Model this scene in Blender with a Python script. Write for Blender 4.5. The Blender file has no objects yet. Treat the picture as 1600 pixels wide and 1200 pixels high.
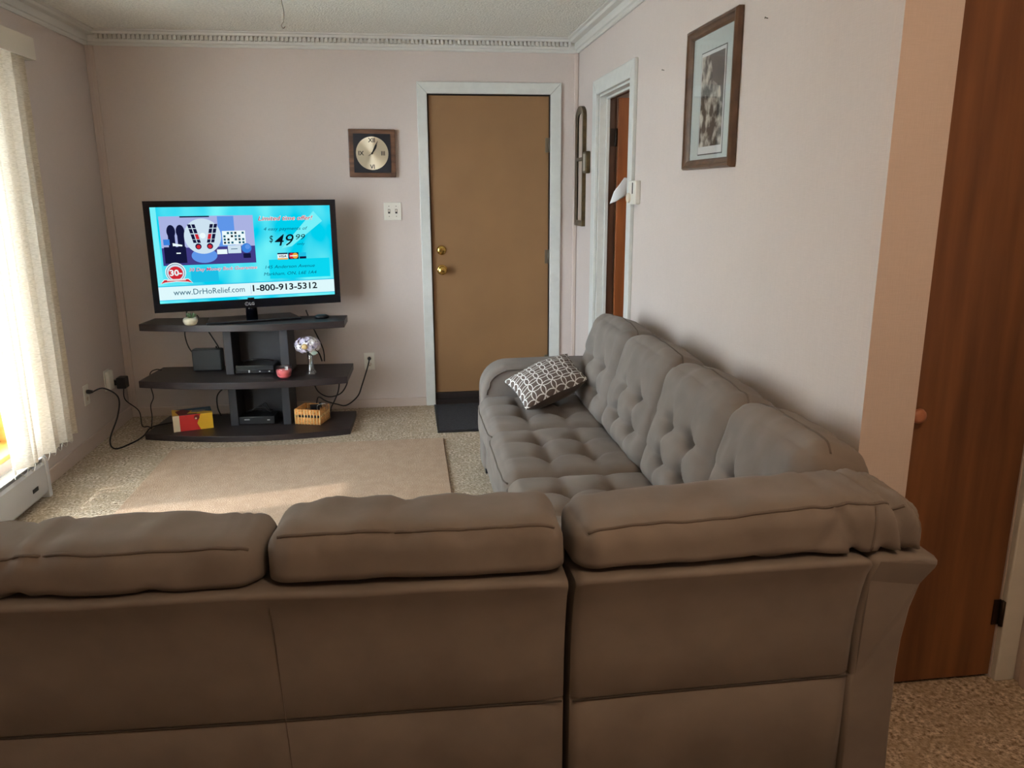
import bpy, bmesh, math, random
from mathutils import Vector, Matrix, Euler, noise
random.seed(7)
S = bpy.context.scene
COL = S.collection
PI = math.pi
# ------------------------------------------------------------------ camera, world, lights, exposure
B, L, R, CZ = 5.264, -1.846, 1.125, 2.362      # back wall, left wall, right wall, ceiling
W0, WX = 1.78, 1.27                            # near end and far face of the right partition
F, PITCH, ROLL, YAW, EYE = 1227.4, 0.241, -0.0056, 0.1294, 1.4318
fw = Vector((math.sin(YAW)*math.cos(PITCH), math.cos(YAW)*math.cos(PITCH), -math.sin(PITCH)))
rt = Vector((math.cos(YAW), -math.sin(YAW), 0)); up = rt.cross(fw)
r2 = rt*math.cos(ROLL) + up*math.sin(ROLL); u2 = r2.cross(fw)
cd = bpy.data.cameras.new('camera'); cam = bpy.data.objects.new('camera', cd); COL.objects.link(cam)
cam.matrix_world = Matrix(((r2.x, u2.x, -fw.x, 0), (r2.y, u2.y, -fw.y, 0), (r2.z, u2.z, -fw.z, EYE), (0, 0, 0, 1)))
cd.sensor_width = 36; cd.sensor_fit = 'HORIZONTAL'; cd.lens = 36*F/1600; cd.clip_start = .05
S.camera = cam
S.view_settings.view_transform = 'Standard'; S.view_settings.look = 'None'
S.view_settings.gamma = 1; S.view_settings.use_curve_mapping = False
S.view_settings.exposure = 0.0
wd = bpy.data.worlds.new('world'); S.world = wd; wd.use_nodes = True
wd.node_tree.nodes['Background'].inputs[0].default_value = (.72, .87, 1, 1)
wd.node_tree.nodes['Background'].inputs[1].default_value = 46.0

def light(name, kind, loc, energy, col, direction=None, **kw):
    d = bpy.data.lights.new(name, kind); d.energy = energy; d.color = col
    for k, v in kw.items(): setattr(d, k, v)
    o = bpy.data.objects.new(name, d); COL.objects.link(o); o.location = loc
    if direction is not None: o.rotation_euler = Vector(direction).to_track_quat('-Z', 'Y').to_euler()
    return o
light('sun', 'SUN', (-6, 0, 6), 3.5, (1, .95, .86), (.80, .16, -.80), angle=.02)
pt = light('window_portal', 'AREA', (L-.16, 2.75, 1.16), 1, (1, 1, 1), (1, 0, 0), shape='RECTANGLE', size=2.6, size_y=1.8)
pt.data.cycles.is_portal = True
light('kitchen_lamp', 'POINT', (.65, .30, 2.12), 28, (1, .67, .42), shadow_soft_size=.12)
light('passage_fill', 'POINT', (1.85, 2.9, 2.2), 9, (1, .86, .72), shadow_soft_size=.1)  # unseen fill added in the passage to brighten the brown door

# ------------------------------------------------------------------ materials
def srgb(r, g, b):
    f = lambda c: (c/255/12.92) if c <= 10 else ((c/255+.055)/1.055)**2.4
    return (f(r), f(g), f(b), 1)
def mat(name, col, rough=.6, metal=0, vary=0, vscale=4, stretch=(1, 1, 1), bump=0, bscale=200, bdist=.002, spec=.5, col2=None, sheen=0, lo=.35, hi=.65, detail=3, alpha=1):
    m = bpy.data.materials.new(name); m.use_nodes = True
    nt = m.node_tree; bs = nt.nodes['Principled BSDF']; N = nt.nodes.new; K = nt.links.new
    bs.inputs['Base Color'].default_value = col; bs.inputs['Roughness'].default_value = rough
    bs.inputs['Metallic'].default_value = metal; bs.inputs['Specular IOR Level'].default_value = spec
    if sheen:
        bs.inputs['Sheen Weight'].default_value = sheen; bs.inputs['Sheen Roughness'].default_value = .4
    tc = N('ShaderNodeTexCoord'); mp = N('ShaderNodeMapping'); K(tc.outputs['Object'], mp.inputs['Vector'])
    mp.inputs['Scale'].default_value = stretch
    if vary or col2:
        nz = N('ShaderNodeTexNoise'); nz.inputs['Scale'].default_value = vscale; nz.inputs['Detail'].default_value = detail
        K(mp.outputs[0], nz.inputs['Vector'])
        rp = N('ShaderNodeValToRGB'); K(nz.outputs[0], rp.inputs[0])
        rp.color_ramp.elements[0].position = lo; rp.color_ramp.elements[1].position = hi
        c1 = col; c2 = col2 or tuple(min(1, c*(1+vary)) for c in col[:3])+(1,)
        if not col2: c1 = tuple(c*(1-vary) for c in col[:3])+(1,)
        rp.color_ramp.elements[0].color = c1; rp.color_ramp.elements[1].color = c2
        K(rp.outputs[0], bs.inputs['Base Color'])
    if bump:
        n2 = N('ShaderNodeTexNoise'); n2.inputs['Scale'].default_value = bscale; n2.inputs['Detail'].default_value = 2
        K(mp.outputs[0], n2.inputs['Vector'])
        bp = N('ShaderNodeBump'); bp.inputs['Strength'].default_value = bump; bp.inputs['Distance'].default_value = bdist
        K(n2.outputs[0], bp.inputs['Height']); K(bp.outputs[0], bs.inputs['Normal'])
    return m
def emit(name, col, s=1.0, col2=None, scale=6, stretch=(1, 1, 1)):
    m = bpy.data.materials.new(name); m.use_nodes = True; nt = m.node_tree; nt.nodes.clear(); N = nt.nodes.new; K = nt.links.new
    e = N('ShaderNodeEmission'); o = N('ShaderNodeOutputMaterial'); K(e.outputs[0], o.inputs[0])
    e.inputs[0].default_value = col; e.inputs[1].default_value = s
    if col2:
        tc = N('ShaderNodeTexCoord'); mp = N('ShaderNodeMapping'); K(tc.outputs['Object'], mp.inputs['Vector']); mp.inputs['Scale'].default_value = stretch
        nz = N('ShaderNodeTexNoise'); nz.inputs['Scale'].default_value = scale; nz.inputs['Detail'].default_value = 1.5; K(mp.outputs[0], nz.inputs['Vector'])
        rp = N('ShaderNodeValToRGB'); K(nz.outputs[0], rp.inputs[0]); rp.color_ramp.elements[0].position = .38; rp.color_ramp.elements[1].position = .66
        rp.color_ramp.elements[0].color = col; rp.color_ramp.elements[1].color = col2; K(rp.outputs[0], e.inputs[0])
    return m
def glassy(name, tint=(1, 1, 1, 1), gloss=.12, rough=.02, fres=.7):
    m = bpy.data.materials.new(name); m.use_nodes = True; nt = m.node_tree; nt.nodes.clear(); N = nt.nodes.new; K = nt.links.new
    t = N('ShaderNodeBsdfTransparent'); t.inputs[0].default_value = tint
    g = N('ShaderNodeBsdfGlossy'); g.inputs['Roughness'].default_value = rough
    lw = N('ShaderNodeLayerWeight'); lw.inputs[0].default_value = .25
    ma = N('ShaderNodeMath'); ma.operation = 'MULTIPLY_ADD'; ma.inputs[1].default_value = fres; ma.inputs[2].default_value = gloss*.4
    K(lw.outputs['Fresnel'], ma.inputs[0])
    x = N('ShaderNodeMixShader'); o = N('ShaderNodeOutputMaterial')
    K(ma.outputs[0], x.inputs[0]); K(t.outputs[0], x.inputs[1]); K(g.outputs[0], x.inputs[2]); K(x.outputs[0], o.inputs[0])
    return m
def wallpaper(name, col):
    m = mat(name, col, .75, spec=.25)
    nt = m.node_tree; N = nt.nodes.new; K = nt.links.new; bs = nt.nodes['Principled BSDF']
    tc = N('ShaderNodeTexCoord'); hs = []
    for sc in ((600, 600, 25), (30, 30, 600)):
        mp = N('ShaderNodeMapping'); mp.inputs['Scale'].default_value = sc; K(tc.outputs['Object'], mp.inputs[0])
        nz = N('ShaderNodeTexNoise'); nz.inputs['Scale'].default_value = 1; nz.inputs['Detail'].default_value = 1; K(mp.outputs[0], nz.inputs[0]); hs.append(nz)
    ad = N('ShaderNodeMath'); ad.operation = 'ADD'; K(hs[0].outputs[0], ad.inputs[0]); K(hs[1].outputs[0], ad.inputs[1])
    bp = N('ShaderNodeBump'); bp.inputs['Strength'].default_value = .25; bp.inputs['Distance'].default_value = .0015
    K(ad.outputs[0], bp.inputs['Height']); K(bp.outputs[0], bs.inputs['Normal'])
    big = N('ShaderNodeTexNoise'); big.inputs['Scale'].default_value = 1.3; big.inputs['Detail'].default_value = 3; K(tc.outputs['Object'], big.inputs[0])
    s2 = N('ShaderNodeMath'); s2.operation = 'MULTIPLY_ADD'; s2.inputs[1].default_value = .10; s2.inputs[2].default_value = .0; K(ad.outputs[0], s2.inputs[0])
    s3 = N('ShaderNodeMath'); s3.operation = 'MULTIPLY_ADD'; s3.inputs[1].default_value = .16; K(big.outputs[0], s3.inputs[0]); K(s2.outputs[0], s3.inputs[2])
    s4 = N('ShaderNodeMath'); s4.operation = 'ADD'; s4.inputs[1].default_value = .82; K(s3.outputs[0], s4.inputs[0])
    mx = N('ShaderNodeMix'); mx.data_type = 'RGBA'; mx.blend_type = 'MULTIPLY'; mx.inputs[0].default_value = 1
    mx.inputs[6].default_value = col; K(s4.outputs[0], mx.inputs[7]); K(mx.outputs[2], bs.inputs['Base Color'])
    return m
def wood(name, c1, c2, stretch=(14, 14, 1.2), rough=.4, scale=2.2, spec=.5, bump=.05):
    m = mat(name, c1, rough, spec=spec, col2=c2, vscale=scale, stretch=stretch, lo=.3, hi=.7, detail=6, bump=bump, bscale=8, bdist=.002)
    return m
def carpet(name, c1, c2, c3, fine=140, bump=1.0, dist=.012, big=2.2):
    m = mat(name, c1, .95, spec=.1); nt = m.node_tree; N = nt.nodes.new; K = nt.links.new; bs = nt.nodes['Principled BSDF']
    tc = N('ShaderNodeTexCoord')
    n1 = N('ShaderNodeTexNoise'); n1.inputs['Scale'].default_value = fine; n1.inputs['Detail'].default_value = 3; n1.inputs['Roughness'].default_value = .7; K(tc.outputs['Object'], n1.inputs[0])
    n2 = N('ShaderNodeTexNoise'); n2.inputs['Scale'].default_value = big*9; n2.inputs['Detail'].default_value = 4; K(tc.outputs['Object'], n2.inputs[0])
    rp = N('ShaderNodeValToRGB'); K(n1.outputs[0], rp.inputs[0]); rp.color_ramp.elements[0].position = .36; rp.color_ramp.elements[1].position = .64
    rp.color_ramp.elements[0].color = c1; rp.color_ramp.elements[1].color = c2
    r3 = N('ShaderNodeValToRGB'); K(n2.outputs[0], r3.inputs[0]); r3.color_ramp.elements[0].position = .4; r3.color_ramp.elements[1].position = .62
    r3.color_ramp.elements[0].color = (.0, 0, 0, 1); r3.color_ramp.elements[1].color = (.65, .65, .65, 1)
    mx = N('ShaderNodeMix'); mx.data_type = 'RGBA'; K(r3.outputs[0], mx.inputs[0]); K(rp.outputs[0], mx.inputs[6]); mx.inputs[7].default_value = c3
    K(mx.outputs[2], bs.inputs['Base Color'])
    bp = N('ShaderNodeBump'); bp.inputs['Strength'].default_value = bump; bp.inputs['Distance'].default_value = dist; K(n1.outputs[0], bp.inputs['Height']); K(bp.outputs[0], bs.inputs['Normal'])
    return m

M_WALL = wallpaper('pink_wallpaper', srgb(207, 194, 187))
M_CEIL = mat('stipple_ceiling', srgb(236, 234, 226), .9, spec=.1, bump=.7, bscale=90, bdist=.012, vary=.08, vscale=60)
M_CROWN = mat('crown_paint', srgb(214, 212, 206), .5, bump=.05, bscale=30)
M_TRIM = mat('trim_paint', srgb(212, 213, 208), .42, vary=.03, vscale=20)
M_CTRIM = mat('corner_trim_paint', srgb(203, 186, 176), .5)
M_CARPET = carpet('sculpted_carpet', srgb(128, 110, 88), srgb(232, 216, 196), srgb(172, 154, 130), 75, .9, .009)
M_RUG = carpet('cut_pile_rug', srgb(160, 135, 113), srgb(206, 181, 158), srgb(176, 150, 128), 170, .8, .008)
M_RUGEDGE = mat('rug_binding', srgb(120, 95, 78), .9)
M_MAT = mat('doormat_rubber', srgb(44, 44, 48), .9, vary=.4, vscale=120, bump=.8, bscale=160, bdist=.006)
M_DOOR = mat('tan_door_paint', srgb(136, 101, 66), .5, vary=.05, vscale=3, bump=.06, bscale=160)
M_BROWN = wood('brown_door_wood', srgb(112, 60, 30), srgb(158, 88, 44), (10, 10, .9), .35)
M_DARKWOODJ = wood('dark_jamb_wood', srgb(66, 40, 24), srgb(84, 52, 32), (10, 10, .9), .45)
M_CLOSET = wood('closet_plywood', srgb(94, 58, 34), srgb(132, 86, 50), (9, 9, .7), .5, 2.2)
M_BRASS = mat('brass', srgb(205, 170, 95), .22, 1)
M_OLDBRASS = mat('aged_brass', srgb(88, 74, 50), .4, .7, vary=.3, vscale=25)
M_STEEL = mat('hinge_steel', srgb(120, 112, 100), .4, .8)
M_BLACK = mat('black_plastic', srgb(22, 22, 25), .35)
M_CORD = mat('black_cord', srgb(20, 18, 20), .5)
M_GLOSS = mat('tv_gloss', srgb(14, 15, 22), .12)
M_ESPR = wood('espresso_laminate', srgb(34, 27, 29), srgb(52, 42, 42), (2, 22, 22), .42, 3)
M_ESPRD = mat('espresso_side', srgb(50, 50, 55), .5, vary=.1, vscale=10)
M_WPLAST = mat('white_plastic', srgb(226, 222, 212), .4)
M_CREAMP = mat('cream_plastic', srgb(216, 206, 190), .4)
M_SLOT = mat('dark_slot', srgb(40, 36, 34), .6)
M_SOFA = mat('grey_microfibre', srgb(123, 115, 109), .85, vary=.10, vscale=7, bump=.12, bscale=420, bdist=.001, spec=.15, sheen=.08, detail=5)
M_PIPE = mat('sofa_piping', srgb(106, 98, 92), .85, spec=.1)
M_SEAM = mat('seam_shadow_thread', srgb(64, 58, 54), .9)
M_PILB = mat('brown_satin', srgb(86, 74, 66), .45, vary=.12, vscale=12, sheen=.2)
M_VANE = None
M_WINW = wood('pine_sill', srgb(196, 138, 62), srgb(232, 184, 104), (10, 1.5, 10), .5)
M_SUNJAMB = mat('sunlit_jamb_pine', srgb(214, 206, 84), .5)  # yellow sunlight on the pine jamb, put into its base colour
M_PFRAME = wood('walnut_frame', srgb(70, 48, 33), srgb(104, 76, 54), (8, 8, 8), .35)
M_MATB = mat('mat_board', srgb(204, 212, 208), .8)
M_PAPER = mat('paper', srgb(226, 226, 224), .8)
M_CLOCKW = wood('clock_walnut', srgb(70, 46, 34), srgb(116, 80, 58), (3, 20, 20), .4)
M_NAVY = mat('clock_field', srgb(14, 16, 28), .5)
M_HEAT = mat('heater_enamel', srgb(206, 208, 212), .4)

# ------------------------------------------------------------------ mesh helpers
class MB:
    def __init__(s): s.bm = bmesh.new()
    def face(s, pts, mi=0):
        f = s.bm.faces.new([s.bm.verts.new(p) for p in pts]); f.material_index = mi; return f
    def box(s, x0, x1, y0, y1, z0, z1, mi=0, T=None):
        v = [Vector((x, y, z)) for x in (x0, x1) for y in (y0, y1) for z in (z0, z1)]
        if T is not None: v = [T @ p for p in v]
        b = [s.bm.verts.new(p) for p in v]
        for q in ((0, 1, 3, 2), (4, 6, 7, 5), (0, 4, 5, 1), (2, 3, 7, 6), (0, 2, 6, 4), (1, 5, 7, 3)):
            s.bm.faces.new([b[i] for i in q]).material_index = mi
        return s
    def prism(s, poly, axis, a0, a1, mi=0, T=None):
        def P(p, a):
            q = {'x': (a, p[0], p[1]), 'y': (p[0], a, p[1]), 'z': (p[0], p[1], a)}[axis]
            q = Vector(q); return T @ q if T is not None else q
        A = [s.bm.verts.new(P(p, a0)) for p in poly]; Bv = [s.bm.verts.new(P(p, a1)) for p in poly]
        n = len(poly)
        fs = [s.bm.faces.new(A), s.bm.faces.new(Bv[::-1])]
        for i in range(n): fs.append(s.bm.faces.new((A[i], Bv[i], Bv[(i+1) % n], A[(i+1) % n])))
        for f in fs: f.material_index = mi
        return s
    def tube(s, pts, r, seg=8, mi=0, smooth_n=0, cap=True):
        pts = [Vector(p) for p in pts]
        if smooth_n: pts = spline(pts, smooth_n)
        rings = []; nrm = None
        for i, p in enumerate(pts):
            d = (pts[min(i+1, len(pts)-1)]-pts[max(i-1, 0)])
            if d.length < 1e-9: d = Vector((0, 0, 1))
            d.normalize()
            if nrm is None: nrm = d.orthogonal().normalized()
            else:
                nrm = (nrm - d*nrm.dot(d)); nrm = nrm.normalized() if nrm.length > 1e-6 else d.orthogonal().normalized()
            bi = d.cross(nrm); rr = r[i] if isinstance(r, (list, tuple)) else r
            rings.append([s.bm.verts.new(p+(nrm*math.cos(2*PI*k/seg)+bi*math.sin(2*PI*k/seg))*rr) for k in range(seg)])
        for a, b in zip(rings, rings[1:]):
            for k in range(seg):
                f = s.bm.faces.new((a[k], a[(k+1) % seg], b[(k+1) % seg], b[k])); f.material_index = mi; f.smooth = True
        if cap:
            s.bm.faces.new(rings[0][::-1]).material_index = mi; s.bm.faces.new(rings[-1]).material_index = mi
        return s
    def lathe(s, prof, T=None, seg=24, mi=0, sx=1, sy=1):
        rings = []
        for r, z in prof:
            ring = []
            for k in range(seg):
                a = 2*PI*k/seg; p = Vector((r*math.cos(a)*sx, r*math.sin(a)*sy, z)); ring.append(s.bm.verts.new(T @ p if T is not None else p))
            rings.append(ring)
        for a, b in zip(rings, rings[1:]):
            for k in range(seg):
                f = s.bm.faces.new((a[k], a[(k+1) % seg], b[(k+1) % seg], b[k])); f.material_index = mi; f.smooth = True
        s.bm.faces.new(rings[0][::-1]).material_index = mi; s.bm.faces.new(rings[-1]).material_index = mi
        return s
    def grid(s, fn, nu, nv, mi=0, smooth=True, wrap=False):
        g = [[s.bm.verts.new(fn(i/nu, j/nv)) for j in range(nv+1)] for i in range(nu+1)]
        for i in range(nu):
            for j in range(nv):
                f = s.bm.faces.new((g[i][j], g[i+1][j], g[i+1][j+1], g[i][j+1])); f.material_index = mi; f.smooth = smooth
        return s
    def build(s, name, mats, parent=None, local=False, bevel=0, bseg=2, smooth=False, kind=None, label=None, recalc=True, weld=False):
        bm = s.bm
        if weld: bmesh.ops.remove_doubles(bm, verts=bm.verts, dist=1e-5)
        if recalc: bmesh.ops.recalc_face_normals(bm, faces=bm.faces)
        if smooth:
            for f in bm.faces: f.smooth = True
        c = Vector((0, 0, 0))
        if not local and bm.verts:
            lo = [min(v.co[i] for v in bm.verts) for i in range(3)]; hi = [max(v.co[i] for v in bm.verts) for i in range(3)]
            c = Vector(((lo[0]+hi[0])/2, (lo[1]+hi[1])/2, lo[2]))
            bmesh.ops.translate(bm, verts=bm.verts, vec=-c)
        me = bpy.data.meshes.new(name); bm.to_mesh(me); bm.free()
        o = bpy.data.objects.new(name, me); COL.objects.link(o); o.location = c
        for m in (mats if isinstance(mats, (list, tuple)) else [mats]): me.materials.append(m)
        if parent is not None:
            o.parent = parent
            if not local: o.matrix_parent_inverse = WM(parent).inverted()
        if bevel:
            b = o.modifiers.new('bevel', 'BEVEL'); b.width = bevel; b.segments = bseg; b.limit_method = 'ANGLE'; b.angle_limit = .6
            b.harden_normals = False
        if kind: o['kind'] = kind
        if label: o['label'] = label
        return o
def WM(o):
    m = Matrix.LocRotScale(o.location, o.rotation_euler, o.scale)
    return (WM(o.parent) @ o.matrix_parent_inverse @ m) if o.parent else m
def spline(p, n):
    out = []
    for i in range(len(p)-1):
        a, b, c, d = p[max(i-1, 0)], p[i], p[i+1], p[min(i+2, len(p)-1)]
        for k in range(n):
            t = k/n; out.append(.5*((2*b)+(c-a)*t+(2*a-5*b+4*c-d)*t*t+(3*b-a-3*c+d)*t**3))
    out.append(p[-1]); return out
def thing(name, label, cat, loc=(0, 0, 0), rotz=0, group=None):
    o = bpy.data.objects.new(name, None); o.empty_display_size = .1; COL.objects.link(o)
    o.location = loc; o.rotation_euler = (0, 0, rotz)
    return tag(o, label, cat, group)
def tag(o, label, cat, group=None):
    o['label'] = label; o['category'] = cat
    if group: o['group'] = group
    return o
def struct(o, label=None):
    o['kind'] = 'structure'
    if label: o['label'] = label
    return o
def text_mesh(txt, size, shear=0, bold=0, T=None, align='LEFT', mb=None, mi=0, width=None):
    cu = bpy.data.curves.new('lettering', 'FONT'); cu.body = txt; cu.size = size; cu.shear = shear; cu.align_x = align
    cu.offset = bold; cu.resolution_u = 3
    ob = bpy.data.objects.new('lettering_source', cu); COL.objects.link(ob)
    dg = bpy.context.evaluated_depsgraph_get(); me = bpy.data.meshes.new_from_object(ob.evaluated_get(dg))
    bpy.data.objects.remove(ob); bpy.data.curves.remove(cu)
    if width and me.vertices:
        x0 = min(v.co.x for v in me.vertices); x1 = max(v.co.x for v in me.vertices); k = width/(x1-x0)
        for v in me.vertices: v.co.x = (v.co.x-x0)*k if align == 'LEFT' else v.co.x*k
    if T is not None: me.transform(T)
    vs = [mb.bm.verts.new(v.co) for v in me.vertices]
    for p in me.polygons:
        try: mb.bm.faces.new([vs[i] for i in p.vertices]).material_index = mi
        except ValueError: pass
    bpy.data.meshes.remove(me)
def circle(cx, cy, r, n=24, sx=1, sy=1):
    return [(cx+r*sx*math.cos(2*PI*k/n), cy+r*sy*math.sin(2*PI*k/n)) for k in range(n)]

# ------------------------------------------------------------------ room shell
WT = R+.100
NEAR, SIDE, CY = -2.7, 1.76, 1.885        # wall behind the camera, hall side wall, closet door face
TH = .14
# floor
m = MB(); m.box(L-TH, 3.0, NEAR-TH, B+TH, -.08, 0); struct(m.build('floor', M_CARPET))
m = MB(); m.box(L-TH, 3.0, NEAR-TH, B+TH, CZ, CZ+.1); struct(m.build('ceiling', M_CEIL))
# back wall with door opening
DX0, DX1, DZ = .153, .944, 2.03
m = MB()
m.box(L-TH, DX0, B, B+TH, 0, CZ); m.box(DX1, 3.0, B, B+TH, 0, CZ); m.box(DX0, DX1, B, B+TH, DZ, CZ)
struct(m.build('wall_back', M_WALL))
# left wall with window opening
WY0, WY1, WZ0, WZ1 = 1.6, 3.94, .25, 2.06
m = MB()
m.box(L-TH, L, WY1, B, 0, CZ); m.box(L-TH, L, NEAR, WY0, 0, CZ); m.box(L-TH, L, WY0, WY1, 0, WZ0); m.box(L-TH, L, WY0, WY1, WZ1, CZ)
struct(m.build('wall_left', M_WALL))
# right partition with door opening
OY0, OY1, OZ = 3.972, 4.674, 1.965
m = MB()
m.box(R, WX, W0, W0+.3, 0, CZ); m.box(R, WT, W0+.3, OY0, 0, CZ); m.box(R, WT, OY1, B, 0, CZ); m.box(R, WT, OY0, OY1, OZ, CZ)
struct(m.build('wall_right', M_WALL))
m = MB(); m.box(L-TH, 3.0, NEAR-TH, NEAR, 0, CZ); struct(m.build('wall_near', M_WALL))
m = MB(); m.box(SIDE, SIDE+.1, NEAR, CY+.02, 0, CZ); struct(m.build('wall_hall', M_WALL))
m = MB(); m.box(WX, 2.5, CY+.06, CY+.12, 0, CZ); m.box(1.69, SIDE+.1, CY+.0, CY+.06, 0, CZ); m.box(WX, 1.69, CY, CY+.06, 2.04, CZ)
struct(m.build('wall_closet', M_WALL))
m = MB(); m.box(2.4, 2.5, CY+.12, B, 0, CZ); struct(m.build('wall_passage', M_WALL))

def crown(name, mapf, a0, a1, seed=0):
    prof = [(0, 2.279), (.010, 2.279), (.016, 2.286), (.016, 2.296), (.026, 2.300), (.030, 2.311), (.032, 2.334), (.062, 2.338), (.066, 2.342), (.070, 2.350), (.084, 2.354), (.086, CZ-.001), (0, CZ-.001)]
    mm = MB()
    A = [mm.bm.verts.new(mapf(d, z, a0)) for d, z in prof]; Bv = [mm.bm.verts.new(mapf(d, z, a1)) for d, z in prof]
    n = len(prof)
    mm.bm.faces.new(A); mm.bm.faces.new(Bv[::-1])
    for i in range(n): mm.bm.faces.new((A[i], Bv[i], Bv[(i+1) % n], A[(i+1) % n]))
    return mm.build(name, M_CROWN)
t1 = struct(crown('trim_1', lambda d, z, a: Vector((a, B-d, z)), L, R), 'beaded crown moulding along the back wall')
m = MB()
for i in range(112):
    x = L+.08+i*.0258
    if x < R-.06: m.box(x, x+.015, B-.056, B-.028, 2.312, 2.337)
m.build('dentil_row', M_CROWN, t1, kind='stuff')
struct(crown('trim_2', lambda d, z, a: Vector((R-d, a, z)), W0, B), 'ridged crown moulding along the right wall')
struct(crown('trim_3', lambda d, z, a: Vector((L+d, a, z)), NEAR, B), 'crown moulding along the left wall')
# corner trims and baseboards
m = MB(); m.box(L+.001, L+.048, B-.018, B, .062, 2.279); m.box(L+.018, L+.030, B-.022, B-.017, .062, 2.279); struct(m.build('trim_4', M_CTRIM, bevel=.004), 'flat trim strip in the left back corner')
m = MB(); m.box(R-.028, R-.001, B-.022, B, .0, 2.279); struct(m.build('trim_5', M_CTRIM, bevel=.006), 'narrow trim strip in the right back corner')
def base(name, x0, x1, y0, y1, h=.06): 
    mm = MB(); mm.box(x0, x1, y0, y1, 0, h); return struct(mm.build(name, M_CTRIM, bevel=.004))
base('baseboard_back', L+.012, .09, B-.013, B)
base('baseboard_left', L, L+.013, 3.9, B, .075)
base('baseboard_right', R-.013, R, W0, 3.96)
base('baseboard_hall', SIDE-.013, SIDE, NEAR, CY-.045, .085)

# ---- door_1: tan entry door in the back wall
d1 = struct(thing('door_1', 'flat tan entry door with brass knob in white casing', 'door', ((DX0+DX1)/2, B, 0)))
m = MB(); m.box(DX0+.006, DX1-.006, B+.012, B+.052, .085, DZ-.008); m.build('door_slab', M_DOOR, d1, bevel=.003)
m = MB(); m.box(DX0, DX1, B-.004, B+.11, 0, .038); m.box(DX0+.004, DX1-.004, B+.006, B+.04, .038, .083); m.build('threshold', mat('dark_threshold', srgb(34, 24, 20), .5), d1, bevel=.003)
m = MB(); cw = .0
m.prism([(.09, 0), (DX0, 0), (DX0, DZ), (.09, 2.10)], 'y', B-.018, B)
m.prism([(DX1, 0), (1.014, 0), (1.014, 2.10), (DX1, DZ)], 'y', B-.018, B)
m.prism([(.09, 2.10), (DX0, DZ), (DX1, DZ), (1.014, 2.10)], 'y', B-.018, B)
m.build('casing', M_TRIM, d1, bevel=.004)
m = MB(); m.box(DX0-.0, DX0+.004, B, B+.1, 0, DZ); m.box(DX1-.004, DX1, B, B+.1, 0, DZ); m.box(DX0, DX1, B, B+.1, DZ-.004, DZ); m.box(DX0, DX1, B+.056, B+.12, 0, DZ)
m.build('door_jamb', mat('dark_gasket', srgb(42, 36, 32), .8), d1)
ROT_Y = Matrix.Rotation(PI/2, 4, 'X')    # lathe axis z -> -y
def at(x, y, z): return Matrix.Translation((x, y, z))
m = MB(); m.lathe([(.034, 0), (.034, .006), (.028, .010), (.012, .014), (.012, .030), (.022, .034), (.029, .044), (.029, .054), (.022, .062), (.004, .064)], at(.222, B+.012, .924) @ ROT_Y, 28)
m.build('knob', M_BRASS, d1, label='round brass door knob')
m = MB(); m.lathe([(.032, 0), (.032, .006), (.026, .014), (.018, .018), (.004, .018)], at(.221, B+.012, 1.054) @ ROT_Y, 28); m.box(.217, .225, B-.020, B-.004, 1.04, 1.068)
m.build('deadbolt', M_BRASS, d1, label='brass deadbolt with thumb turn')
for z in (1.72, 1.0, .28):
    m = MB(); m.tube([(DX1-.006, B+.004, z-.045), (DX1-.006, B+.004, z+.045)], .006, 10); m.box(DX1-.03, DX1-.006, B+.008, B+.0125, z-.045, z+.045); m.build('hinge', M_STEEL, d1)

# ---- door_2: doorway in the right wall with a brown door standing open in the passage behind
d2 = struct(thing('door_2', 'brown wooden door standing open behind white casing in right wall', 'door', (R, (OY0+OY1)/2, 0)))
m = MB(); yo0, yo1, zo = 3.896, 4.766, 2.048
m.prism([(yo0, 0), (OY0, 0), (OY0, OZ), (yo0, zo)], 'x', R-.02, R)
m.prism([(OY1, 0), (yo1, 0), (yo1, zo), (OY1, OZ)], 'x', R-.02, R)
m.prism([(yo0, zo), (OY0, OZ), (OY1, OZ), (yo1, zo)], 'x', R-.02, R)
m.build('casing', M_TRIM, d2, bevel=.004)
m = MB()
m.box(R, WT, OY1-.012, OY1, 0, OZ); m.box(R, WT, OY0, OY0+.012, 0, OZ); m.box(R, WT, OY0, OY1, OZ-.012, OZ)
m.box(R+.040, R+.060, OY1-.022, OY1-.012, 0, OZ-.012); m.box(R+.040, R+.060, OY0+.012, OY0+.022, 0, OZ-.012); m.box(R+.040, R+.060, OY0, OY1, OZ-.024, OZ-.012)
m.build('door_jamb', M_TRIM, d2, bevel=.002)
m = MB(); m.box(R+.061, WT+.001, OY1-.016, OY1-.011, 0, OZ-.012); m.box(R+.061, WT+.001, OY0+.02, OY1-.012, OZ-.016, OZ-.0115); m.build('rebate', M_DARKWOODJ, d2)
ang = math.radians(6)
T = at(WT+.006, OY1-.018, 0) @ Matrix.Rotation(-ang, 4, 'Z')
m = MB(); m.box(0, .66, -.038, 0, .012, 1.945, T=T); m.build('door_slab', M_BROWN, d2, bevel=.002)
M_HD = mat('dark_hinge', srgb(52, 40, 32), .5, .6)
for z in (1.73, .3):
    m = MB(); m.tube([(WT-.002, OY1-.024, z-.05), (WT-.002, OY1-.024, z+.05)], .007, 10); m.box(R+.066, WT-.006, OY1-.020, OY1-.0155, z-.05, z+.05); m.build('hinge', M_HD, d2)

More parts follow.
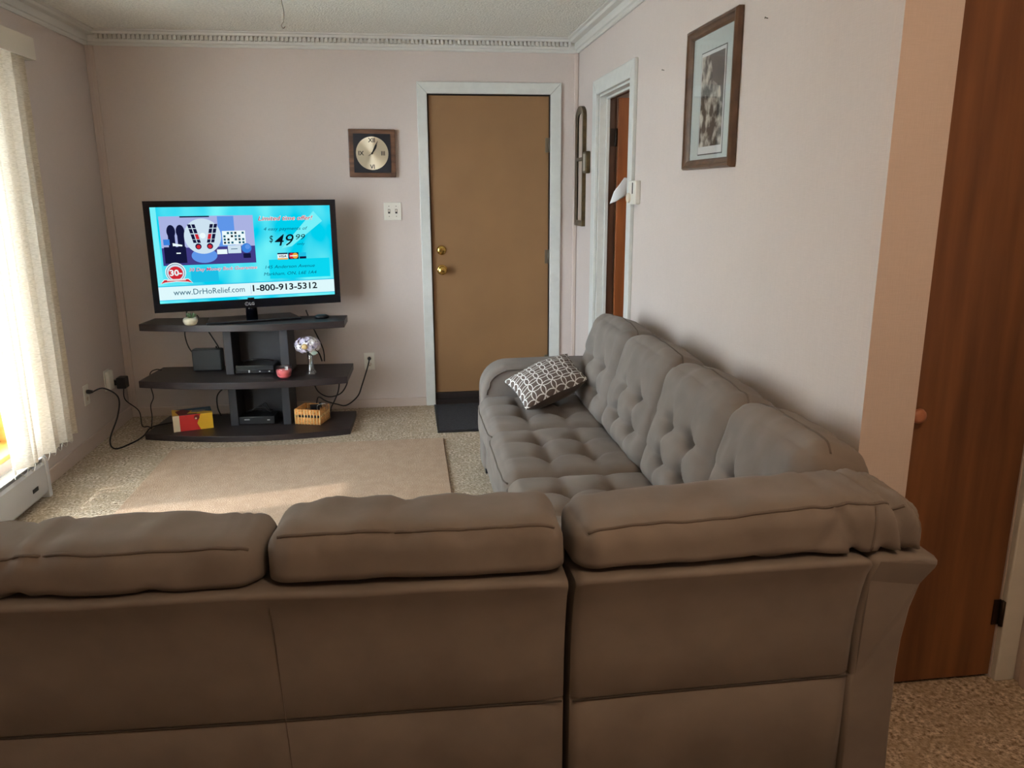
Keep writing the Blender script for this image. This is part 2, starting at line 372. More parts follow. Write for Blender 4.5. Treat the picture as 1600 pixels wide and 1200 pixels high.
# ---- door_3: narrow dark closet door at the right edge
d3 = struct(thing('door_3', 'narrow dark brown plywood closet door at right edge', 'door', (1.48, CY, 0)))
m = MB(); m.box(1.29, 1.686, CY, CY+.035, .012, 2.035); m.build('door_slab', M_CLOSET, d3, bevel=.002)
m = MB(); m.lathe([(.008, 0), (.008, .014), (.017, .018), (.021, .026), (.019, .033), (.010, .037), (.002, .038)], at(1.337, CY, .842) @ ROT_Y, 20); m.build('knob', mat('wooden_knob', srgb(170, 112, 84), .35), d3, label='small round wooden knob')
m = MB(); m.box(1.692, SIDE-.006, CY-.022, CY, 0, 2.1); m.build('casing', M_TRIM, d3, bevel=.004)
for z in (.22, 1.8):
    m = MB(); m.tube([(1.690, CY-.012, z-.04), (1.690, CY-.012, z+.04)], .007, 10); m.box(1.668, 1.690, CY-.003, CY+.0005, z-.04, z+.04); m.build('hinge', mat('dark_hinge', srgb(52, 40, 32), .5, .6), d3)

# ---- window_1
w1 = struct(thing('window_1', 'tall window in left wall with pine sill behind vertical blinds', 'window', (L-.1, (WY0+WY1)/2, WZ0)))
m = MB(); m.box(L-TH-.05, L+.0, WY1-.018, WY1, WZ0, WZ1); m.build('jamb', M_SUNJAMB, w1, label='pine window jamb coloured yellow as if sunlit')
m = MB(); m.box(L-TH-.05, L-.06, WY1-.045, WY1-.018, WZ0+.02, WZ1); m.build('stop', M_WINW, w1)
m = MB(); m.box(L-TH-.05, L-.0, WY0, WY1-.018, WZ0, WZ0+.022); m.build('sill', M_WINW, w1, bevel=.003)
m = MB()
for y0, y1 in ((WY0, WY0+.05), (2.75, 2.81), (WY1-.10, WY1-.046)): m.box(L-TH-.04, L-TH+.01, y0, y1, WZ0+.022, WZ1)
m.box(L-TH-.04, L-TH+.01, WY0, WY1-.046, WZ0+.022, WZ0+.075); m.box(L-TH-.04, L-TH+.01, WY0, WY1-.046, WZ1-.05, WZ1); m.build('window_frame', M_WINW, w1, bevel=.003)
for y0, y1 in ((WY0+.05, 2.75), (2.81, WY1-.10)):
    m = MB(); m.box(L-TH-.018, L-TH-.013, y0, y1, WZ0+.075, WZ1-.05); m.build('pane', glassy('window_glass'), w1)
# outside: a pale deck and an unseen overhang added to shade the window head
m = MB(); m.box(-9, L-TH-.06, -6, 10, -.5, -.3); struct(m.build('trim_6', mat('pale_deck', srgb(200, 198, 192), .8, vary=.08, vscale=3)), 'pale ground outside the window')
m = MB(); m.box(L-TH-.75, L-TH, NEAR, B+.5, 2.40, 2.50); struct(m.build('added_overhang', M_TRIM), 'unseen overhang added outside to shade the window')

# ------------------------------------------------------------------ vertical blinds
def vane_mat():
    mm = bpy.data.materials.new('vane_fabric'); mm.use_nodes = True; nt = mm.node_tree; nt.nodes.clear(); N = nt.nodes.new; K = nt.links.new
    tc = N('ShaderNodeTexCoord'); mp = N('ShaderNodeMapping'); K(tc.outputs['Object'], mp.inputs[0]); mp.inputs['Scale'].default_value = (60, 60, 400)
    nz = N('ShaderNodeTexNoise'); nz.inputs['Scale'].default_value = 1; nz.inputs['Detail'].default_value = 3; K(mp.outputs[0], nz.inputs[0])
    rp = N('ShaderNodeValToRGB'); K(nz.outputs[0], rp.inputs[0]); rp.color_ramp.elements[0].color = srgb(188, 176, 156); rp.color_ramp.elements[1].color = srgb(218, 208, 192)
    rp.color_ramp.elements[0].position = .3; rp.color_ramp.elements[1].position = .6
    d = N('ShaderNodeBsdfDiffuse'); t = N('ShaderNodeBsdfTranslucent'); x = N('ShaderNodeMixShader'); x.inputs[0].default_value = .26; o = N('ShaderNodeOutputMaterial')
    K(rp.outputs[0], d.inputs[0]); K(rp.outputs[0], t.inputs[0]); K(d.outputs[0], x.inputs[1]); K(t.outputs[0], x.inputs[2]); K(x.outputs[0], o.inputs[0])
    return mm
M_VANE = vane_mat()
bl = thing('vertical_blinds', 'cream fabric vertical blinds with valance hanging at left window', 'blinds', (L+.1, 3.8, .2))
m = MB(); m.box(L+.118, L+.128, 1.5, 4.255, 2.045, 2.145); m.box(L+.002, L+.118, 4.245, 4.255, 2.045, 2.145)
m.build('valance', M_CREAMP, bl, bevel=.002)
m = MB(); m.box(L+.06, L+.11, 1.52, 4.24, 2.095, 2.13); m.build('head_rail', M_WPLAST, bl, bevel=.003)
for y in (1.7, 2.9, 4.12):
    m = MB(); m.box(L+.004, L+.06, y-.02, y+.02, 2.10, 2.125); m.build('bracket', M_WPLAST, bl)
bots = []
vy = [4.12, 4.055, 3.99, 3.925, 3.85, 3.775, 3.70, 3.625, 3.55] + [3.27-.076*k for k in range(22)]
for i, y in enumerate(vy):
    a = math.radians(42 if i < 3 else 68 + 3*math.sin(i*2.1)); hw = .0445
    tw = 0 if i < 4 else .22*math.sin(i*2.6)
    def fn(u, v, y=y, a=a, tw=tw):
        uu = u*2-1; aa = a + tw*(1-v)**3*4
        d = Vector((math.cos(aa), math.sin(aa), 0)); nrm = Vector((-d.y, d.x, 0))
        return Vector((L+.085, y, 0)) + d*hw*uu + nrm*(.006*(1-uu*uu)) + Vector((0, 0, .215+.012*math.sin(y*40)+v*1.88))
    m = MB(); m.grid(fn, 6, 14); 
    o = m.build('vane', M_VANE, bl)
    bots.append((L+.085, y))
m = MB()
for (xa, ya), (xb, yb) in zip(bots, bots[1:]):
    if ya-yb > .1: continue
    for s in (.02,):
        m.tube([(xa+s, ya, .225), (xa+s+.004, (ya+yb)/2, .196), (xb+s, yb, .225)], .0013, 5, smooth_n=4)
m.build('bead_chain', M_WPLAST, bl, kind='stuff')
# ------------------------------------------------------------------ baseboard heater
ht = thing('baseboard_heater', 'white electric baseboard heater under the left window', 'heater', (L+.04, 2.6, 0))
hx = L+.078; hy = 3.865
m = MB(); m.prism([(L+.002, .02), (hx-.012, .02), (hx, .035), (hx, .17), (hx-.012, .182), (hx-.03, .182), (hx-.03, .176), (hx-.012, .16), (hx-.012, .045), (L+.01, .045), (L+.01, .205), (L+.002, .205)], 'y', .6, hy-.03)
m.build('front_panel', M_HEAT, ht)
m = MB(); m.prism([(L+.002, .2), (L+.04, .207), (hx-.004, .205), (hx-.004, .201), (L+.04, .201), (L+.002, .196)], 'y', .6, hy-.03); m.build('top_deflector', M_HEAT, ht)
m = MB(); m.box(L+.012, hx-.016, .62, hy-.04, .05, .16); m.build('heating_element', M_SLOT, ht)
m = MB(); m.prism([(L+.001, 0), (hx+.006, 0), (hx+.006, .19), (hx-.006, .21), (L+.001, .212)], 'y', hy-.03, hy); m.build('end_cap', M_HEAT, ht, bevel=.004)
m = MB(); m.box(hx, hx+.003, hy-.18, hy-.125, .075, .095); m.build('badge', mat('dark_badge', srgb(60, 58, 58), .4), ht, bevel=.003)

# ------------------------------------------------------------------ rug and doormat
m = MB(); m.box(-1.374, .168, 2.25, 4.47, .001, .013); m.box(-1.376, .1705, 2.248, 4.4725, .001, .009, 1)
tag(m.build('area_rug', [M_RUG, M_RUGEDGE], bevel=.004), 'plain beige area rug lying on the carpet before the stand', 'rug')
m = MB(); m.box(.14, .93, 4.60, 5.235, .001, .010); m.box(.155, .915, 4.615, 5.22, .0095, .014, 1)
tag(m.build('doormat', [M_BLACK, M_MAT], bevel=.003), 'dark charcoal doormat in front of the tan door', 'mat')

# ------------------------------------------------------------------ sofa
def cushion(name, parent, c, U, V, W, h, r=.06, bulge=(.01, .01, .02), us=(), vs=(), dep=.03, noise_amp=.004, seed=0, n=(40, 36, 10), extra=None, matl=None, rest=None, cb=.2):
    U, V, W = Vector(U).normalized(), Vector(V).normalized(), Vector(W).normalized(); c = Vector(c)
    def f(p):
        a = []; nn = []
        for k in range(3):
            lim = h[k]-r; x = p[k]*h[k]; q = max(-lim, min(lim, x)); a.append(q); nn.append(x-q)
        ln = math.sqrt(sum(x*x for x in nn))
        if ln > 1e-9: a = [a[k]+nn[k]/ln*r*min(1, ln/r) for k in range(3)]
        u, v, w = p
        a[2] += w*bulge[2]*(1-u*u)*(1-v*v)
        a[0] += u*bulge[0]*(1-v*v)*(1-w*w); a[1] += v*bulge[1]*(1-u*u)*(1-w*w)
        if w > 0 and us:
            fade = w**2; dd = 0
            edge = max(0, 1-max(abs(u), abs(v))**10)
            for x in us:
                m_ = .0
                for y in vs: m_ = max(m_, math.exp(-((v-y)/.26)**2))
                dd += dep*(cb*(1 if v < max(vs) else .25)+.50*m_)*math.exp(-abs((u-x)/.075)**1.15)
            for y in vs:
                m_ = .0
                for x in us: m_ = max(m_, math.exp(-((u-x)/.26)**2))
                dd += dep*(cb+.50*m_)*math.exp(-abs((v-y)/.075)**1.15)
            for x in us:
                for y in vs: dd += dep*.8*math.exp(-(((u-x)/.10)**2+((v-y)/.10)**2))
            a[2] -= dd*fade*edge
        if extra: 
            e = extra(u, v, w); a = [a[k]+e[k] for k in range(3)]
        P = c+U*a[0]+V*a[1]+W*a[2]
        if rest and w < 0:
            t = min(1, max(0, (rest+.016-P.z)/.014)); t = t*t*(3-2*t)
            if P.y < 1.565: P.y += (1.565-P.y)*t
            if P.z < rest+.004 and P.y < 1.56: P.z = rest+.004
        nz = noise.noise_vector(P*5+Vector((seed*3.1, seed, 0)))*noise_amp + noise.noise_vector(P*14+Vector((seed*7.7, 2, seed)))*noise_amp*.45
        return P+nz
    def ts(k):
        out = []
        for i in range(k+1):
            t = i/k; out.append(-1+2*(t - .5/PI*.75*math.sin(2*PI*t)/1.0*.5))
        return out
    mb = MB(); cache = {}
    def vt(p):
        key = tuple(round(x, 5) for x in p)
        if key not in cache: cache[key] = mb.bm.verts.new(f(p))
        return cache[key]
    T3 = [ts(n[k]) for k in range(3)]
    for ax in range(3):
        b, d = [(1, 2), (2, 0), (0, 1)][ax]
        for sgn in (-1, 1):
            for i in range(n[b]):
                for j in range(n[d]):
                    q = []
                    for (ii, jj) in ((i, j), (i+1, j), (i+1, j+1), (i, j+1)):
                        p = [0, 0, 0]; p[ax] = sgn; p[b] = T3[b][ii]; p[d] = T3[d][jj]; q.append(vt(p))
                    if sgn < 0: q = q[::-1]
                    mb.bm.faces.new(q).smooth = True
    o = mb.build(name, matl or M_SOFA, parent, smooth=True)
    return o, f
def piping(parent, f, path, r=.0035, name='piping'):
    m_ = MB(); m_.tube([f(p) for p in path], r, 6); return m_.build(name, M_PIPE, parent)
def lin(a, b, n=40): return [[a[k]+(b[k]-a[k])*i/n for k in range(3)] for i in range(n+1)]

near_prof = [(1.405, .05), (1.402, .30), (1.400, .394), (1.4065, .400), (1.400, .406), (1.397, .50), (1.390, .57), (1.380, .63), (1.368, .668), (1.355, .690), (1.353, .696), (1.357, .702), (1.368, .703), (1.53, .695), (1.545, .55), (1.55, .05)]
def loft(secs, name, mats, parent, bevel=0):
    mm = MB(); rings = [[mm.bm.verts.new(p) for p in s] for s in secs]; n = len(rings[0])
    for a, b in zip(rings, rings[1:]):
        for i in range(n):
            f = mm.bm.faces.new((a[i], a[(i+1) % n], b[(i+1) % n], b[i])); f.smooth = True
    mm.bm.faces.new(rings[0][::-1]); mm.bm.faces.new(rings[-1])
    return mm.build(name, mats, parent, bevel=bevel)
def near_back(x0, x1, parent, seed):
    secs = []; n = 34
    for i in range(n+1):
        t = i/n; x = x0+(x1-x0)*t
        e = min(t, 1-t)*(x1-x0); rd = .010*max(0, 1-e/.03)**2
        secs.append([Vector((x, y+(rd if y < 1.45 else -rd)+.004*noise.noise(Vector((x*3+seed, z*4, 1)))*(1 if y < 1.45 else 0), z-(rd if z > .6 else 0)+(.004*noise.noise(Vector((x*4, seed, 3))) if z > .6 else 0)+(.004*math.sin(x*2) if .38 < z < .42 else 0))) for y, z in near_prof])
    o = loft(secs, 'back_frame', M_SOFA, parent)
    mm = MB(); mm.tube([Vector((x0+.004+(x1-x0-.008)*i/20, 1.4005+.004*noise.noise(Vector(((x0+(x1-x0)*i/20)*3+seed, 1.6, 1))), .400+.004*math.sin((x0+(x1-x0)*i/20)*2))) for i in range(21)], .0022, 6); mm.build('seam', M_SEAM, o)
    return o

# ---- module A: two-seat piece with its back to the camera
sa = thing('straight_sofa', 'grey sofa piece at left with its plain back to the camera', 'sofa', (.287, 1.40, 0), 0, None)
fr_ = near_back(-1.70, .287, sa, 1)
m = MB(); m.tube([(-.282+.010*(.69-z)/.6+.003*math.sin(z*9), y-.0003, z) for y, z in near_prof[:9] if abs(z-.4) > .01], .0011, 6); m.build('seam', M_PIPE, fr_)
m = MB(); m.box(-1.53, .258, 1.54, 2.26, .06, .30); m.build('seat_base', M_SOFA, sa, bevel=.02)
for x0, x1, sd in ((-1.50, -.899, 2), (-.895, -.302, 3), (-.298, .250, 4)):
    seat, f = cushion('seat_cushion', sa, ((x0+x1)/2, 1.94, .375), (1, 0, 0), (0, -1, 0), (0, 0, 1), ((x1-x0)/2, .33, .075), .05, us=(-.33, .33), vs=(-.33, .33), seed=sd)
tops = []
def wr_soft(seed, amp=.006):
    def e(u, v, w):
        k = max(0, v)**2
        s = noise.noise(Vector((u*5+seed, v*1.5+u*2, w*.7)))*amp*1.6*k
        n1 = noise.noise(Vector((u*4.2+seed*2.3-v*.9, v*.9+seed, w*.35+u*.6))); msk = max(0, noise.noise(Vector((u*3-seed, v, 5.5)))+.32)
        c = -.010*math.exp(-(n1/.10)**2)*msk*max(0, v+.15)*(1-u**6)
        s += c
        return (0, s*.8 if v > .5 else 0, -s if w < 0 else s*.5)
    return e
for x0, x1, sd, zc in ((-1.50, -.905, 10, .616), (-.897, -.295, 11, .606), (-.287, .284, 12, .624)):
    o, f = cushion('back_cushion', sa, ((x0+x1)/2, 1.476, zc-.013), (1, 0, 0), (0, .02, 1), (0, 1, 0), ((x1-x0)/2, .200, .104), .046, bulge=(.003, .008, .004), us=(-.33, .33), vs=(-.25, .3), dep=.03, seed=sd, n=(54, 30, 16), extra=wr_soft(sd), noise_amp=.006, rest=.696)
    piping(o, f, lin((-.975, 1, -.92), (.975, 1, -.92), 60), r=.0034)
m = MB(); m.prism([(1.50, .05), (2.27, .05), (2.27, .47)] + [(2.14+.13*math.cos(a), .47+.13*math.sin(a)) for a in [PI*k/12 for k in range(1, 6)]] + [(2.14, .60), (1.50, .60)], 'x', -1.70, -1.52); m.build('armrest', M_SOFA, sa, bevel=.03, bseg=3, smooth=True)
for x in (-1.64, .22):
    for y in (1.46, 2.20):
        m = MB(); m.box(x-.03, x+.03, y-.03, y+.03, .0, .06); m.build('leg', M_BLACK, sa, bevel=.004)

sa.rotation_euler = (0, 0, math.radians(-2.3))
# ---- module B: corner piece plus the run along the right wall
sb = thing('corner_sofa', 'grey tufted corner sofa with rounded arm running along the right wall', 'sofa', (.7, 2.6, 0))
near_back(.301, .918, sb, 5)
# side end piece: profile of the wall-side back, flaring outwards at the top
end_prof = [(.9205, .05), (.9205, .30), (.9205, .398), (.9245, .402), (.9205, .406), (.9205, .55), (.9195, .64), (.917, .690), (.925, .702), (1.03, .700), (1.066, .688), (1.072, .676), (1.064, .655), (1.052, .62), (1.042, .56), (1.036, .48), (1.034, .40), (1.038, .25), (1.046, .05)]
def ny(z):
    pr = [p for p in near_prof[:12] if abs(p[1]-.4) > .004]
    for (ya, za), (yb, zb) in zip(pr, pr[1:]):
        if za <= z <= zb: return ya+(yb-ya)*(z-za)/(zb-za)
    return 1.358
secs = []
for i, yy in enumerate((0, .004, .02, .06, .12, .2)):
    inset = (.010, .003, 0, 0, 0, 0)[i]
    secs.append([Vector((x+(inset if x < .97 else -inset), ny(z)+yy+.004, z-(inset if z > .65 else 0))) for x, z in end_prof])
loft(secs, 'end_panel', M_SOFA, sb)
m = MB(); m.prism([(1.046, .05), (1.036, .40), (1.044, .56), (1.060, .65), (1.072, .68), (1.066, .70), (1.04, .706), (1.0, .69), (.95, .45), (.95, .05)], 'y', 1.55, 3.92); m.build('back_frame', M_SOFA, sb, bevel=.008, smooth=False)
m = MB(); m.box(.352, .955, 1.54, 3.76, .06, .305); m.build('seat_base', M_SOFA, sb, bevel=.02)
seat_y = [(3.172, 3.735), (2.612, 3.168), (2.052, 2.608), (1.60, 2.048)]
for k, (y0, y1) in enumerate(seat_y):
    o, f = cushion('seat_cushion', sb, (.575, (y0+y1)/2, .368), (0, 1, 0), (1, 0, 0), (0, 0, 1), ((y1-y0)/2, .262, .085), .055, bulge=(.004, .012, .020), us=(-.33, .33), vs=(-.30, .36), dep=.046, cb=.24, seed=20+k, n=(50, 46, 10), noise_amp=.005)
    piping(o, f, lin((-.98, -1, .55), (.98, -1, .55)))
a = math.radians(17); Vd = Vector((math.sin(a), 0, math.cos(a))); Wd = Vector((-math.cos(a), 0, math.sin(a)))
back_y = [(3.175, 3.735), (2.615, 3.170), (2.060, 2.610), (1.600, 2.055)]
for k, (y0, y1) in enumerate(back_y):
    def ex(u, v, w, k=k):
        s = noise.noise(Vector((u*4+k*9, v*2, w)))*.008
        roll = .016*max(0, v-.35) if w > 0 else 0
        return (0, s*.7, s+roll)
    o, f = cushion('back_cushion', sb, (.930, (y0+y1)/2, .625), (0, -1, 0), Vd, Wd, ((y1-y0)/2+.004, .218, .098), .062, bulge=(.010, .020, .022), us=(-.33, .33), vs=(-.46, .10), dep=.056, cb=.17, seed=30+k, n=(50, 46, 14), extra=ex, noise_amp=.006)
    piping(o, f, lin((-.97, 1, .25), (.97, 1, .25)), r=.003)
def corner_wr(u, v, w):
    k = max(0, u-.55)/.45
    s = .018*min(1, k*1.6)*math.sin(u*44+v*6+w*3)*(1 if v > -.2 else .4)*(1-.6*max(0, k-.7)/.3)
    s2 = .010*math.exp(-((u*1.0-.15-v*.35)/.05)**2)*max(0, v+.4) if w < 0 else 0
    s3 = .012*math.exp(-((u-.62+v*.20)/.03)**2) if w < .9 else 0
    nz = noise.noise(Vector((u*6, v*2+u*3, 4+w)))*.007*max(0, v)
    return (s*.3-.022*k*k, s*.7-s3*.4+nz-.050*k*k*max(0, v)-.014*(1-u)*max(0, v), (-s if w < 0 else s)*.6+(s2+s3 if w < 0 else 0)-nz)
o, f = cushion('back_cushion', sb, (.685, 1.474, .622), (1, 0, 0), (0, .02, 1), (0, 1, 0), (.378, .204, .106), .050, bulge=(.006, .010, .004), us=(-.4, .1), vs=(-.25, .3), dep=.03, seed=41, n=(90, 34, 18), extra=corner_wr, noise_amp=.006, rest=.696)
piping(o, f, lin((-.975, 1, -.92), (.80, 1, -.92), 90), r=.0034)
piping(o, f, [( .64-.10*t, 1-t*1.4, -1) for t in [i/24 for i in range(25)]], r=.003)
# arm at the far end
arm = [(.338, .05), (.338, .46)] + [(.478-.14*math.cos(t), .46+.14*math.sin(t)) for t in [PI/2*k/10 for k in range(1, 10)]] + [(.478, .60), (.75, .603), (1.05, .598), (1.05, .05)]
m = MB(); m.prism(arm, 'y', 3.765, 3.935); ao = m.build('armrest', M_SOFA, sb, bevel=.028, bseg=4, smooth=True)
m = MB(); pts = [(x+.026*(1 if x < .36 else .6*(x < .478)), 3.764, z-(.030 if z > .5 else 0.012)) for x, z in arm[1:-2]]
m.tube(pts, .0035, 6, smooth_n=2); m.build('piping', M_PIPE, ao)
for x, y in ((.39, 3.88), (.39, 2.1), (1.0, 3.88), (1.0, 1.5), (.35, 1.46)):
    m = MB(); m.box(x-.03, x+.03, y-.03, y+.03, .0, .06); m.build('leg', M_BLACK, sb, bevel=.004)

# ---- throw pillow
def pillow_mat():
    mm = mat('circle_print', srgb(100, 90, 84), .8, spec=.2); nt = mm.node_tree; N = nt.nodes.new; K = nt.links.new; bs = nt.nodes['Principled BSDF']
    uv = N('ShaderNodeUVMap'); uv.uv_map = 'UVMap'
    mp = N('ShaderNodeMapping'); mp.inputs['Scale'].default_value = (6.4, 6.4, 1); mp.inputs['Location'].default_value = (.35, .35, 0); K(uv.outputs[0], mp.inputs[0])
    fr = N('ShaderNodeVectorMath'); fr.operation = 'FRACTION'; K(mp.outputs[0], fr.inputs[0])
    prev = None
    for cx in (0, 1):
        for cy in (0, 1):
            ds = N('ShaderNodeVectorMath'); ds.operation = 'DISTANCE'; K(fr.outputs[0], ds.inputs[0]); ds.inputs[1].default_value = (cx, cy, 0)
            sb_ = N('ShaderNodeMath'); sb_.operation = 'SUBTRACT'; K(ds.outputs['Value'], sb_.inputs[0]); sb_.inputs[1].default_value = .7071
            ab = N('ShaderNodeMath'); ab.operation = 'ABSOLUTE'; K(sb_.outputs[0], ab.inputs[0])
            if prev is None: prev = ab
            else:
                mn = N('ShaderNodeMath'); mn.operation = 'MINIMUM'; K(prev.outputs[0], mn.inputs[0]); K(ab.outputs[0], mn.inputs[1]); prev = mn
    lt = N('ShaderNodeMath'); lt.operation = 'LESS_THAN'; lt.inputs[1].default_value = .042; K(prev.outputs[0], lt.inputs[0])
    mx = N('ShaderNodeMix'); mx.data_type = 'RGBA'; K(lt.outputs[0], mx.inputs[0]); mx.inputs[6].default_value = srgb(104, 92, 86); mx.inputs[7].default_value = srgb(232, 232, 230)
    K(mx.outputs[2], bs.inputs['Base Color']); return mm
M_PILT = pillow_mat()
pc = [Vector(p) for p in ((.490, 3.285, .500), (.796, 3.42, .592), (.752, 3.69, .660), (.432, 3.61, .552))]
pn = (pc[1]-pc[0]).cross(pc[3]-pc[0]).normalized()
def psurf(sgn):
    def f(u, v):
        uu, vv = u*2-1, v*2-1
        pin = 1-.07*(1-vv*vv)*abs(uu)**3; pin2 = 1-.07*(1-uu*uu)*abs(vv)**3
        a_, b_ = (uu*pin+1)/2, (vv*pin2+1)/2
        p = pc[0]*(1-a_)*(1-b_)+pc[1]*a_*(1-b_)+pc[2]*a_*b_+pc[3]*(1-a_)*b_
        hgt = max(0, (1-abs(uu)**2.4))**.55*max(0, (1-abs(vv)**2.4))**.55
        q = p+pn*sgn*((.060 if sgn > 0 else .085)*hgt)+noise.noise_vector(p*9)*.006
        if q.z < .474: q.z = .474+(q.z-.474)*.05
        return q
    return f
pw = thing('throw_pillow', 'dark throw pillow with white interlocking circle print on the corner sofa', 'pillow', ((pc[0]+pc[2])/2-Vector((0, 0, .07))))
def uv_grid(fn, n, name, matl, parent):
    mb = MB(); g = [[mb.bm.verts.new(fn(i/n, j/n)) for j in range(n+1)] for i in range(n+1)]
    lay = mb.bm.loops.layers.uv.new('UVMap')
    for i in range(n):
        for j in range(n):
            fc = mb.bm.faces.new((g[i][j], g[i+1][j], g[i+1][j+1], g[i][j+1])); fc.smooth = True
            for lp, (a_, b_) in zip(fc.loops, ((i, j), (i+1, j), (i+1, j+1), (i, j+1))): lp[lay].uv = (a_/n, b_/n)
    return mb.build(name, matl, parent, recalc=False)
uv_grid(psurf(1), 36, 'printed_front', M_PILT, pw); uv_grid(psurf(-1), 36, 'plain_back', M_PILB, pw)

# ------------------------------------------------------------------ tv stand (local frame: x along the front, y to the wall)
SR = -.058; SO = (-.99, 4.69, 0)
ts_ = thing('tv_stand', 'dark espresso three-tier tv stand with bowed shelves', 'tv stand', SO, SR)
def shelf(z0, z1, hw, bow, back, parent, off=0):
    poly = [(-hw+2*hw*k/24, off-bow*(1-(2*k/24-1)**2)) for k in range(25)] + [(hw-.01, back), (-hw+.01, back)]
    mm = MB(); mm.prism(poly, 'z', z0, z1); return mm.build('shelf', M_ESPR, parent, local=True, bevel=.002)
shelf(.0, .036, .605, .095, .40, ts_); shelf(.320, .360, .605, .095, .38, ts_); shelf(.645, .685, .595, .085, .30, ts_, .075)
for z0, z1 in ((.036, .320), (.360, .645)):
    for x0, x1 in ((-.135, -.088), ((.195, .245) if z0 > .3 else (.183, .230))):
        m = MB(); m.box(x0, x1, .125, .33, z0, z1); m.build('side_panel', M_ESPRD, ts_, local=True, bevel=.002)
    m = MB(); m.box(-.088, .195, .30, .318, z0, z1); m.build('back_panel', M_ESPRD, ts_, local=True)
SM = Matrix.Translation(SO) @ Matrix.Rotation(SR, 4, 'Z')

# ------------------------------------------------------------------ tv
TW, TH_, TY = 1.072, .630, .28
TC = Vector((-.945, 4.875, 1.071))
tv = thing('television', 'black flatscreen television showing a cyan infomercial on the stand', 'television', (TC.x, TC.y, .6862), TY)
z0, z1 = TC.z-TH_/2-.685, TC.z+TH_/2-.685
bz = .034; bzb = .052
sx0, sx1, sz0, sz1 = -TW/2+bz, TW/2-bz, z0+bzb, z1-bz
m = MB()
m.box(-TW/2, sx0, 0, .030, z0, z1); m.box(sx1, TW/2, 0, .030, z0, z1); m.box(sx0, sx1, 0, .030, z0, sz0); m.box(sx0, sx1, 0, .030, sz1, z1); m.box(sx0-.01, sx1+.01, .012, .030, sz0-.01, sz1+.01)
m.build('bezel', M_GLOSS, tv, local=True)
m = MB(); m.box(-TW/2+.06, TW/2-.06, .030, .062, z0+.05, z1-.06); m.build('rear_housing', M_BLACK, tv, local=True, bevel=.01)
E_BG = emit('screen_cyan', srgb(0, 208, 238), 1.0, srgb(120, 246, 250), 5, (1, 1, .6))
m = MB(); m.box(sx0, sx1, .0075, .012, sz0, sz1); scr = m.build('screen', E_BG, tv, local=True)
SW, SH = sx1-sx0, sz1-sz0
def sp(u, v, d=0): return Vector((sx0+u*SW, .007-d*.0004, sz1-v*SH))
def spoly(mb, pts, d, mi=0):
    mb.bm.faces.new([mb.bm.verts.new(sp(u, v, d)) for u, v in pts]).material_index = mi
def srect(mb, u0, v0, u1, v1, d, mi=0): spoly(mb, [(u0, v0), (u1, v0), (u1, v1), (u0, v1)], d, mi)
ASP = SW/SH
def scirc(mb, u, v, r, d, mi=0, n=28, sx=1, sy=1): spoly(mb, [(u+r*sx*math.cos(2*PI*k/n), v+r*ASP*sy*math.sin(2*PI*k/n)) for k in range(n)], d, mi)
def stext(mb, txt, u, v, hgt, d, mi=0, width=None, shear=0, bold=0, align='LEFT'):
    size = hgt*SH/.72; p = sp(u, v, d)
    T = Matrix.Translation(p) @ Matrix.Rotation(PI/2, 4, 'X')
    text_mesh(txt, size, shear, bold*size, T, align, mb, mi, width*SW if width else None)
E = {k: emit('screen_'+k, srgb(*c), s) for k, c, s in (('white', (236, 250, 252), 1), ('black', (12, 22, 34), .8), ('navy', (24, 26, 66), .8), ('lav', (170, 178, 226), 1), ('desk', (70, 64, 140), .9), ('blue', (60, 130, 220), 1), ('red', (206, 40, 52), 1), ('teal', (10, 92, 120), .9), ('pale', (206, 226, 240), 1), ('yellow', (240, 170, 60), 1), ('band', (222, 248, 252), 1), ('cy2', (30, 192, 230), 1), ('pink', (214, 70, 120), 1), ('sky', (96, 150, 232), 1), ('cy3', (120, 240, 248), 1), ('cy4', (10, 214, 240), 1))}
EK = list(E); EM = [E[k] for k in EK]; ei = {k: i for i, k in enumerate(EK)}
for pts_, k_ in (([(0, 0), (.03, 0), (.03, .8), (0, .8)], 'cy3'), ([(.18, .64), (.33, .64), (.33, .79), (.18, .79)], 'cy2'), ([(.62, .58), (.98, .58), (.98, .79), (.62, .79)], 'cy4'), ([(.70, .46), (.90, .06), (.95, .17), (.76, .44)], 'cy3')):
    m = MB(); spoly(m, pts_, 1, ei[k_]); m.build('background_shape', EM, scr, local=True)
m = MB(); d = 2
srect(m, .040, .094, .548, .604, d, ei['lav']); srect(m, .040, .42, .548, .604, d+1, ei['desk']); srect(m, .35, .10, .44, .42, d+1, ei['sky']); srect(m, .150, .094, .308, .108, d+1, ei['navy'])
for u in (.097, .146): scirc(m, u, .25, .023, d+2, ei['navy'], sy=1.6); srect(m, u-.018, .27, u+.018, .42, d+2, ei['navy'])
srect(m, .052, .41, .168, .58, d+3, ei['navy']); srect(m, .115, .47, .138, .482, d+4, ei['white']); srect(m, .052, .33, .085, .39, d+3, ei['blue'])
spoly(m, [(.10, .37), (.15, .39), (.15, .405), (.10, .40)], d+4, ei['white'])
scirc(m, .264, .51, .07, d+2, ei['sky'], sy=.6)
scirc(m, .264, .306, .1, d+3, ei['pale'], 40)
